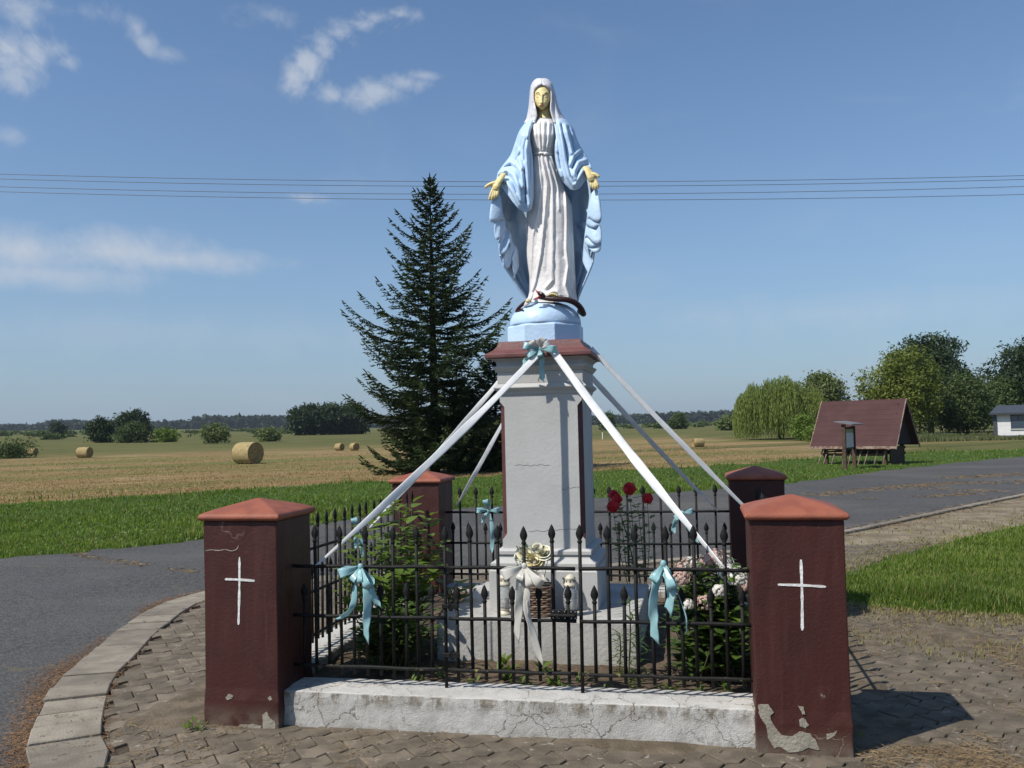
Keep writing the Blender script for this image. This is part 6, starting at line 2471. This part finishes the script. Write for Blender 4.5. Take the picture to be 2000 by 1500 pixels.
# ---- overhead wires with the poles that carry them, out of the picture
YW = 38.0
M_WIRE = pmat('grey_cable', (.10, .10, .11), None, .6)
for k, (ya, yb, yc) in enumerate(((340, 355, 343), (346.5, 361, 347.5), (359, 373.5, 358.5), (366, 382, 371.5))):
    P = [at_depth(x, y, YW) for x, y in ((0, ya), (1000, yb), (2000, yc))]
    co = np.polyfit([p.x for p in P], [p.z for p in P], 2)
    b = B()
    xs = np.linspace(-46, 46, 60)
    b.tube([(x - 46 * 0, 0, float(np.polyval(co, x))) for x in xs], .0125, 5)
    o = b.build('overhead_wire', M_WIRE, loc=(0, YW + .25 * k, 0))
    tag(o, ('uppermost', 'second', 'third', 'lowest')[k] + ' of the four thin wires crossing the sky', 'wire', 'overhead wires')
    if k == 0:
        ends = [float(np.polyval(co, -46)), float(np.polyval(co, 46))]
for x, z, lab in ((-46, ends[0], 'concrete power pole far beside the field'), (46, ends[1], 'concrete power pole far beyond the cabin')):
    t = thing('power_pole', lab, 'pole', (x, YW + .4, 0))
    b = B()
    b.tube([(0, 0, -.3), (0, 0, z + .3)], [.18, .11], 10)
    b.build('mast', M_PLAST, t, smooth=True)
    b = B()
    b.box(-.05, .05, -.9, .9, z - .9, z - .8)
    b.build('crossarm', M_GREY, t)

# ================================================================== GRASS, STRAW, STUBBLE
def blades(P, hgt, wid, rng, bend=.45, up=(0, 0, 1)):
    n = len(P)
    a = rng.uniform(0, 2 * math.pi, n)
    s = np.stack([np.cos(a), np.sin(a), np.zeros(n)], 1)
    l = np.stack([-np.sin(a), np.cos(a), np.zeros(n)], 1) * rng.normal(0, bend, n)[:, None]
    h = hgt[:, None]
    w = wid[:, None]
    tip = P + np.array([0, 0, 1.0]) * h + l * h
    mid = P + np.array([0, 0, .55]) * h + l * h * .35
    v = np.stack([P - s * w, P + s * w, mid + s * w * .7, tip, mid - s * w * .7], 1).reshape(-1, 3)
    i = np.arange(n)[:, None] * 5
    f = np.concatenate([i + np.array([[0, 1, 2]]), i + np.array([[0, 2, 4]]), i + np.array([[4, 2, 3]])], 0)
    return v, f


def in_poly_np(X, Y, poly):
    c = np.zeros(len(X), bool)
    n = len(poly)
    j = n - 1
    for i in range(n):
        xi, yi = poly[i]
        xj, yj = poly[j]
        m = ((yi > Y) != (yj > Y)) & (X < (xj - xi) * (Y - yi) / (yj - yi + 1e-12) + xi)
        c ^= m
        j = i
    return c


def px_ground(n, x0, x1, y0, y1, rng, z=0.0):
    xs, ys = rng.uniform(x0, x1, n), rng.uniform(y0, y1, n)
    ix, iy = (xs - 1000) / FPX, (750 - ys) / FPX
    a = ix * math.cos(ROLL) + iy * math.sin(ROLL)
    b_ = -ix * math.sin(ROLL) + iy * math.cos(ROLL)
    ry, rz = math.cos(PITCH) - b_ * math.sin(PITCH), math.sin(PITCH) + b_ * math.cos(PITCH)
    t = (z - EYE) / rz
    ok = (rz < -1e-3)
    return (a * t)[ok], (ry * t)[ok]


vnp = np.random.default_rng(8).random((256, 256))


def nz(X, Y, s):
    x, y = X * s, Y * s
    xi, yi = np.floor(x).astype(int), np.floor(y).astype(int)
    fx, fy = x - xi, y - yi
    fx, fy = fx * fx * (3 - 2 * fx), fy * fy * (3 - 2 * fy)
    g = lambda i, j: vnp[i % 256, j % 256]
    return (g(xi, yi) * (1 - fx) + g(xi + 1, yi) * fx) * (1 - fy) + (g(xi, yi + 1) * (1 - fx) + g(xi + 1, yi + 1) * fx) * fy


M_GRASS = leafmat('lush_grass_blade', (.050, .10, .011), (.195, .265, .040), .5, .4, 1.1)
M_GRASSD = leafmat('drying_grass_blade', (.16, .15, .05), (.27, .23, .09), .7, .3, 2.0)
M_DEAD = leafmat('dead_straw_blade', (.14, .088, .045), (.30, .215, .115), .8, .15, 3.0)
M_RUST = leafmat('rusty_dead_weed', (.15, .078, .040), (.30, .18, .095), .85, .15, 3.0)
verge_poly = [(-40.5, -6)] + fe[1:] + fe2[::-1]
rng = np.random.default_rng(12)
X, Y = px_ground(150000, -120, 2120, 868, 1105, rng)
k = in_poly_np(X, Y, verge_poly)
X, Y = X[k], Y[k]
cl = nz(X, Y, .8) * .6 + nz(X, Y, 2.7) * .4
hg = (.03 + .085 * cl ** 2 * rng.uniform(.5, 1.5, len(X))) * (1 + .5 * (nz(X, Y, .25) > .6))
v, f = blades(np.stack([X, Y, np.full(len(X), .002)], 1), hg, .0035 + .00048 * Y, rng)
tag(mesh('verge_grass', v, f, M_GRASS), 'long green grass on the verge across the road', 'grass', kind='stuff')
sel = (rng.random(len(X)) < .10) & (nz(X, Y, .7) > .45)
v, f = blades(np.stack([X[sel], Y[sel], np.full(sel.sum(), .002)], 1), hg[sel] * 1.25, .0030 + .0004 * Y[sel], rng)
tag(mesh('dry_verge_grass', v, f, M_GRASSD), 'dry stalks among the verge grass', 'grass', kind='stuff')
# tall grass under the trees by the cabin
X, Y = px_ground(60000, 1780, 2060, 843, 872, rng)
k = (Y > 58) & (Y < 68) & (X < 33.5)
X, Y = X[k], Y[k]
v, f = blades(np.stack([X, Y, np.array([rise(a, b2) for a, b2 in zip(X, Y)])], 1), .15 + .50 * rng.random(len(X)) * nz(X, Y, .5), .02 + .02 * rng.random(len(X)), rng, .3)
tag(mesh('tall_meadow_grass', v, f, leafmat('dull_meadow_grass', (.06, .085, .028), (.16, .17, .07), .7, .25, .6)), 'tall dull grass at the edge of the trees by the cabin', 'grass', kind='stuff')
# taller tufts and weeds where verge meets field, and broad leaved plants in it
X, Y = px_ground(26000, -120, 2120, 868, 1000, rng)
bd = np.array([lerp_tab(FIELD_EDGE, x) for x in X]) - Y
k = (np.abs(bd) < .7 + 1.2 * nz(X, Y, .3)) & (nz(X, Y, .55) > .62)
X, Y = X[k], Y[k]
v, f = blades(np.stack([X, Y, np.full(len(X), .002)], 1), .06 + .20 * rng.random(len(X)) * nz(X, Y, 1.1), .004 + .0006 * Y, rng, .3)
tag(mesh('edge_weeds', v, f, M_GRASS), 'taller weeds where the verge meets the stubble', 'weeds', kind='stuff')
X, Y = px_ground(3200, -120, 1000, 940, 1095, rng)
k = in_poly_np(X, Y, verge_poly) & (nz(X, Y, .9) > .5)
X, Y = X[k], Y[k]
n = len(X)
c = np.stack([X, Y, rng.uniform(.03, .13, n)], 1)
nr = unit(rng.normal(size=(n, 3)) * .6 + np.array([0, -.2, 1]))
t1 = unit(np.cross(nr, rng.normal(size=(n, 3))))
t2 = np.cross(nr, t1)
s = rng.uniform(.012, .03, (n, 1))
v = np.stack([c - t1 * s, c + t2 * s * .6, c + t1 * s, c - t2 * s * .6], 1).reshape(-1, 3)
tag(mesh('verge_herbs', v, np.arange(4 * n).reshape(n, 4), leafmat('pale_clover_leaf', (.09, .15, .03), (.17, .24, .07), .5, .3, 2)), 'clover and broad leaved herbs in the verge grass', 'herbs', kind='stuff')
# lawn at the right
X, Y = px_ground(180000, 1560, 2450, 975, 1290, rng)
k = in_poly_np(X, Y, lawn_s)
X, Y = X[k], Y[k]
e = np.full(len(X), 9.0)
lp = np.array(lawn_s)
for i in range(0, len(lp)):
    e = np.minimum(e, np.hypot(X - lp[i, 0], Y - lp[i, 1]))
keep = rng.random(len(X)) < np.clip(.25 + e * 1.3, 0, 1)
X, Y, e = X[keep], Y[keep], e[keep]
hg = (.035 + .075 * (nz(X, Y, 1.6) * .6 + nz(X, Y, 5) * .4) * rng.uniform(.5, 1.4, len(X))) * np.clip(.45 + e * 1.2, .45, 1)
v, f = blades(np.stack([X, Y, np.full(len(X), .014)], 1), hg, .0020 + .00042 * Y, rng, .5)
tag(mesh('lawn_grass', v, f, M_GRASS), 'mown green lawn beside the paving', 'grass', kind='stuff')
sel = (rng.random(len(X)) < .08)
v, f = blades(np.stack([X[sel], Y[sel], np.full(sel.sum(), .014)], 1), hg[sel] * 1.2, .0018 + .00035 * Y[sel], rng, .6)
tag(mesh('dry_lawn_grass', v, f, M_GRASSD), 'dry stalks among the lawn grass', 'grass', kind='stuff')
# dry strip between lawn and kerb, and thin dry grass round the lawn
X, Y = px_ground(52000, 1560, 2150, 965, 1300, rng)
e = np.full(len(X), 9.0)
for i in range(0, len(lp)):
    e = np.minimum(e, np.hypot(X - lp[i, 0], Y - lp[i, 1]))
kp = [(p.x, p.y) for p in kcurve[::10]] + [(45, -20), (-1.2, -20)]
k = in_poly_np(X, Y, kp) & ~in_poly_np(X, Y, lawn_s) & (rng.random(len(X)) < np.exp(-e / .22) * .9 + .10 * (nz(X, Y, 1.7) > .55))
X, Y = X[k], Y[k]
v, f = blades(np.stack([X, Y, np.full(len(X), .014)], 1), .015 + .035 * rng.random(len(X)), .0018 + .0004 * Y, rng, .9)
tag(mesh('dry_lawn_edge', v, f, M_GRASSD), 'thin dry grass fringing the lawn', 'grass', kind='stuff')


# straw and dead leaves lying flat
def litter(X, Y, z, L, Wd, rng, mat, name, label, lift=.012):
    n = len(X)
    a = rng.uniform(0, math.pi, n)
    d = np.stack([np.cos(a), np.sin(a), rng.normal(0, .12, n)], 1) * (L * rng.uniform(.4, 1.3, n))[:, None]
    s = np.stack([-np.sin(a), np.cos(a), rng.normal(0, .5, n)], 1) * (Wd * rng.uniform(.6, 1.3, n))[:, None]
    c = np.stack([X, Y, z + rng.uniform(0, lift, n)], 1)
    v = np.stack([c - d, c + s, c + d, c - s], 1).reshape(-1, 3)
    return tag(mesh(name, v, np.arange(4 * n).reshape(n, 4), mat), label, 'litter', kind='stuff')


X, Y = px_ground(60000, 1560, 2150, 1150, 1560, rng)
dx, dy = X - CXE, Y - CYE
u = dx * CT - dy * ST
k = (u > 1.66) & ~in_poly_np(X, Y, lawn_s) & (nz(X, Y, 1.5) * .5 + nz(X, Y, 4.5) * .5 + rng.normal(0, .09, len(X)) > .62) & (rng.random(len(X)) < .5)
litter(X[k], Y[k], .024, .030, .0017, rng, M_DEAD, 'straw_litter', 'dry straw strewn over the paving beside the plastered pillar')
X, Y = px_ground(14000, 60, 1700, 1395, 1560, rng)
dx, dy = X - CXE, Y - CYE
u, vv = dx * CT - dy * ST, dx * ST + dy * CT
k = (vv < -1.68) & (np.abs(u) < 2.6) & (nz(X, Y, 1.9) * .5 + nz(X, Y, 5) * .5 > .56)
litter(X[k][:1800], Y[k][:1800], .024, .018, .0018, rng, M_DEAD, 'wall_litter', 'bits of straw along the foot of the front low wall')
# dead reddish weeds along the outer rim of the kerb slabs and in their joints
KX, KY = [], []
for i in range(15000):
    j = rng.integers(103, 850)
    p, nn_ = kcurve[j], kn[j]
    wv = vn(p.x * 1.9 + 3, p.y * 1.9)
    off = .34 + abs(rng.normal(0, .05 * (.2 + wv * 1.8))) if rng.random() < .8 else rng.uniform(-.03, .05)
    if rng.random() < max(0, wv - .22) * 1.9:
        q = p + nn_ * off
        KX.append(q.x)
        KY.append(q.y)
for (a_, n_, w_) in SLAB_JOINTS:
    for i in range(int(rng.integers(8, 60))):
        q = a_ + n_ * (w_ * rng.random() ** .7)
        KX.append(q.x + rng.normal(0, .006))
        KY.append(q.y + rng.normal(0, .006))
KX, KY = np.array(KX), np.array(KY)
litter(KX, KY, .014, .014, .0017, rng, M_RUST, 'kerb_weeds', 'reddish dead weeds along the kerb slabs', .016)
# straw caught along cracks of the far carriageway
LX, LY = [], []
for pts, n, w in (([(1600, 968), (1700, 957), (1830, 946), (1960, 943), (2040, 940)], 2200, .22), ([(1690, 975), (1780, 972), (1900, 966)], 800, .13), ([(1850, 934), (1930, 930), (2020, 926)], 900, .25), ([(1770, 948), (1900, 960), (2010, 955)], 700, .2), ([(140, 1084), (230, 1098), (330, 1110), (395, 1122)], 300, .05)):
    c_ = [on_z(*p) for p in pts]
    sp = spline(c_, 40)
    for i in range(n):
        q = sp[rng.integers(0, 40)].lerp(sp[rng.integers(0, 40)], .0)
        j = rng.integers(0, 39)
        q = sp[j].lerp(sp[j + 1], rng.random())
        if vn(q.x * 1.2, q.y * 1.2) > .35:
            LX.append(q.x + rng.normal(0, w))
            LY.append(q.y + rng.normal(0, w))
litter(np.array(LX), np.array(LY), .011, .06, .0045, rng, M_DEAD, 'road_straw', 'straw caught along the cracks of the road', .008)
X, Y = px_ground(9000, 1540, 2120, 930, 1060, rng)
kd = np.full(len(X), 9.0)
for p in kcurve[775::3]:
    kd = np.minimum(kd, np.hypot(X - p.x, Y - p.y))
k = (kd < .30) & (nz(X, Y, 1.2) > .35)
litter(X[k], Y[k], .014, .05, .006, rng, M_DEAD, 'kerb_straw', 'dry grass along the narrow kerb of the road', .04)
# stubble
X, Y = px_ground(90000, -120, 1700, 858, 985, rng)
bd = Y - np.array([lerp_tab(FIELD_EDGE, x) for x in X])
k = (bd > -.3) & (Y < 62) & (X < 14)
X, Y = X[k], Y[k]
k = nz(X * .87 + Y * .49, (-X * .49 + Y * .87) * 4, .35) + rng.normal(0, .12, len(X)) > .40
X, Y = X[k], Y[k]
Z = np.array([rise(a, b2) for a, b2 in zip(X, Y)])
v, f = blades(np.stack([X, Y, Z], 1), .015 + .045 * rng.random(len(X)), .002 + .0004 * Y, rng, 1.1)
tag(mesh('stubble', v, f, leafmat('stubble_straw', (.20, .13, .05), (.40, .29, .13), .85, .2, .5)), 'cut straw stubble of the field', 'stubble', kind='stuff')

# ---- summer haze in the air
hm = bpy.data.materials.new('summer_haze')
hm.use_nodes = True
T = NT(hm.node_tree)
pv = T.n('ShaderNodeVolumePrincipled', ins={'Color': (.80, .89, 1.0, 1), 'Density': .00014, 'Anisotropy': 0.2})
T.n('ShaderNodeOutputMaterial', ins={'Volume': pv.outputs[0]})
b = B()
b.box(-2200, 2200, -70, 1640, -1.2, 45)
tag(b.build('haze', hm), 'thin summer haze over the fields', 'haze', kind='stuff')
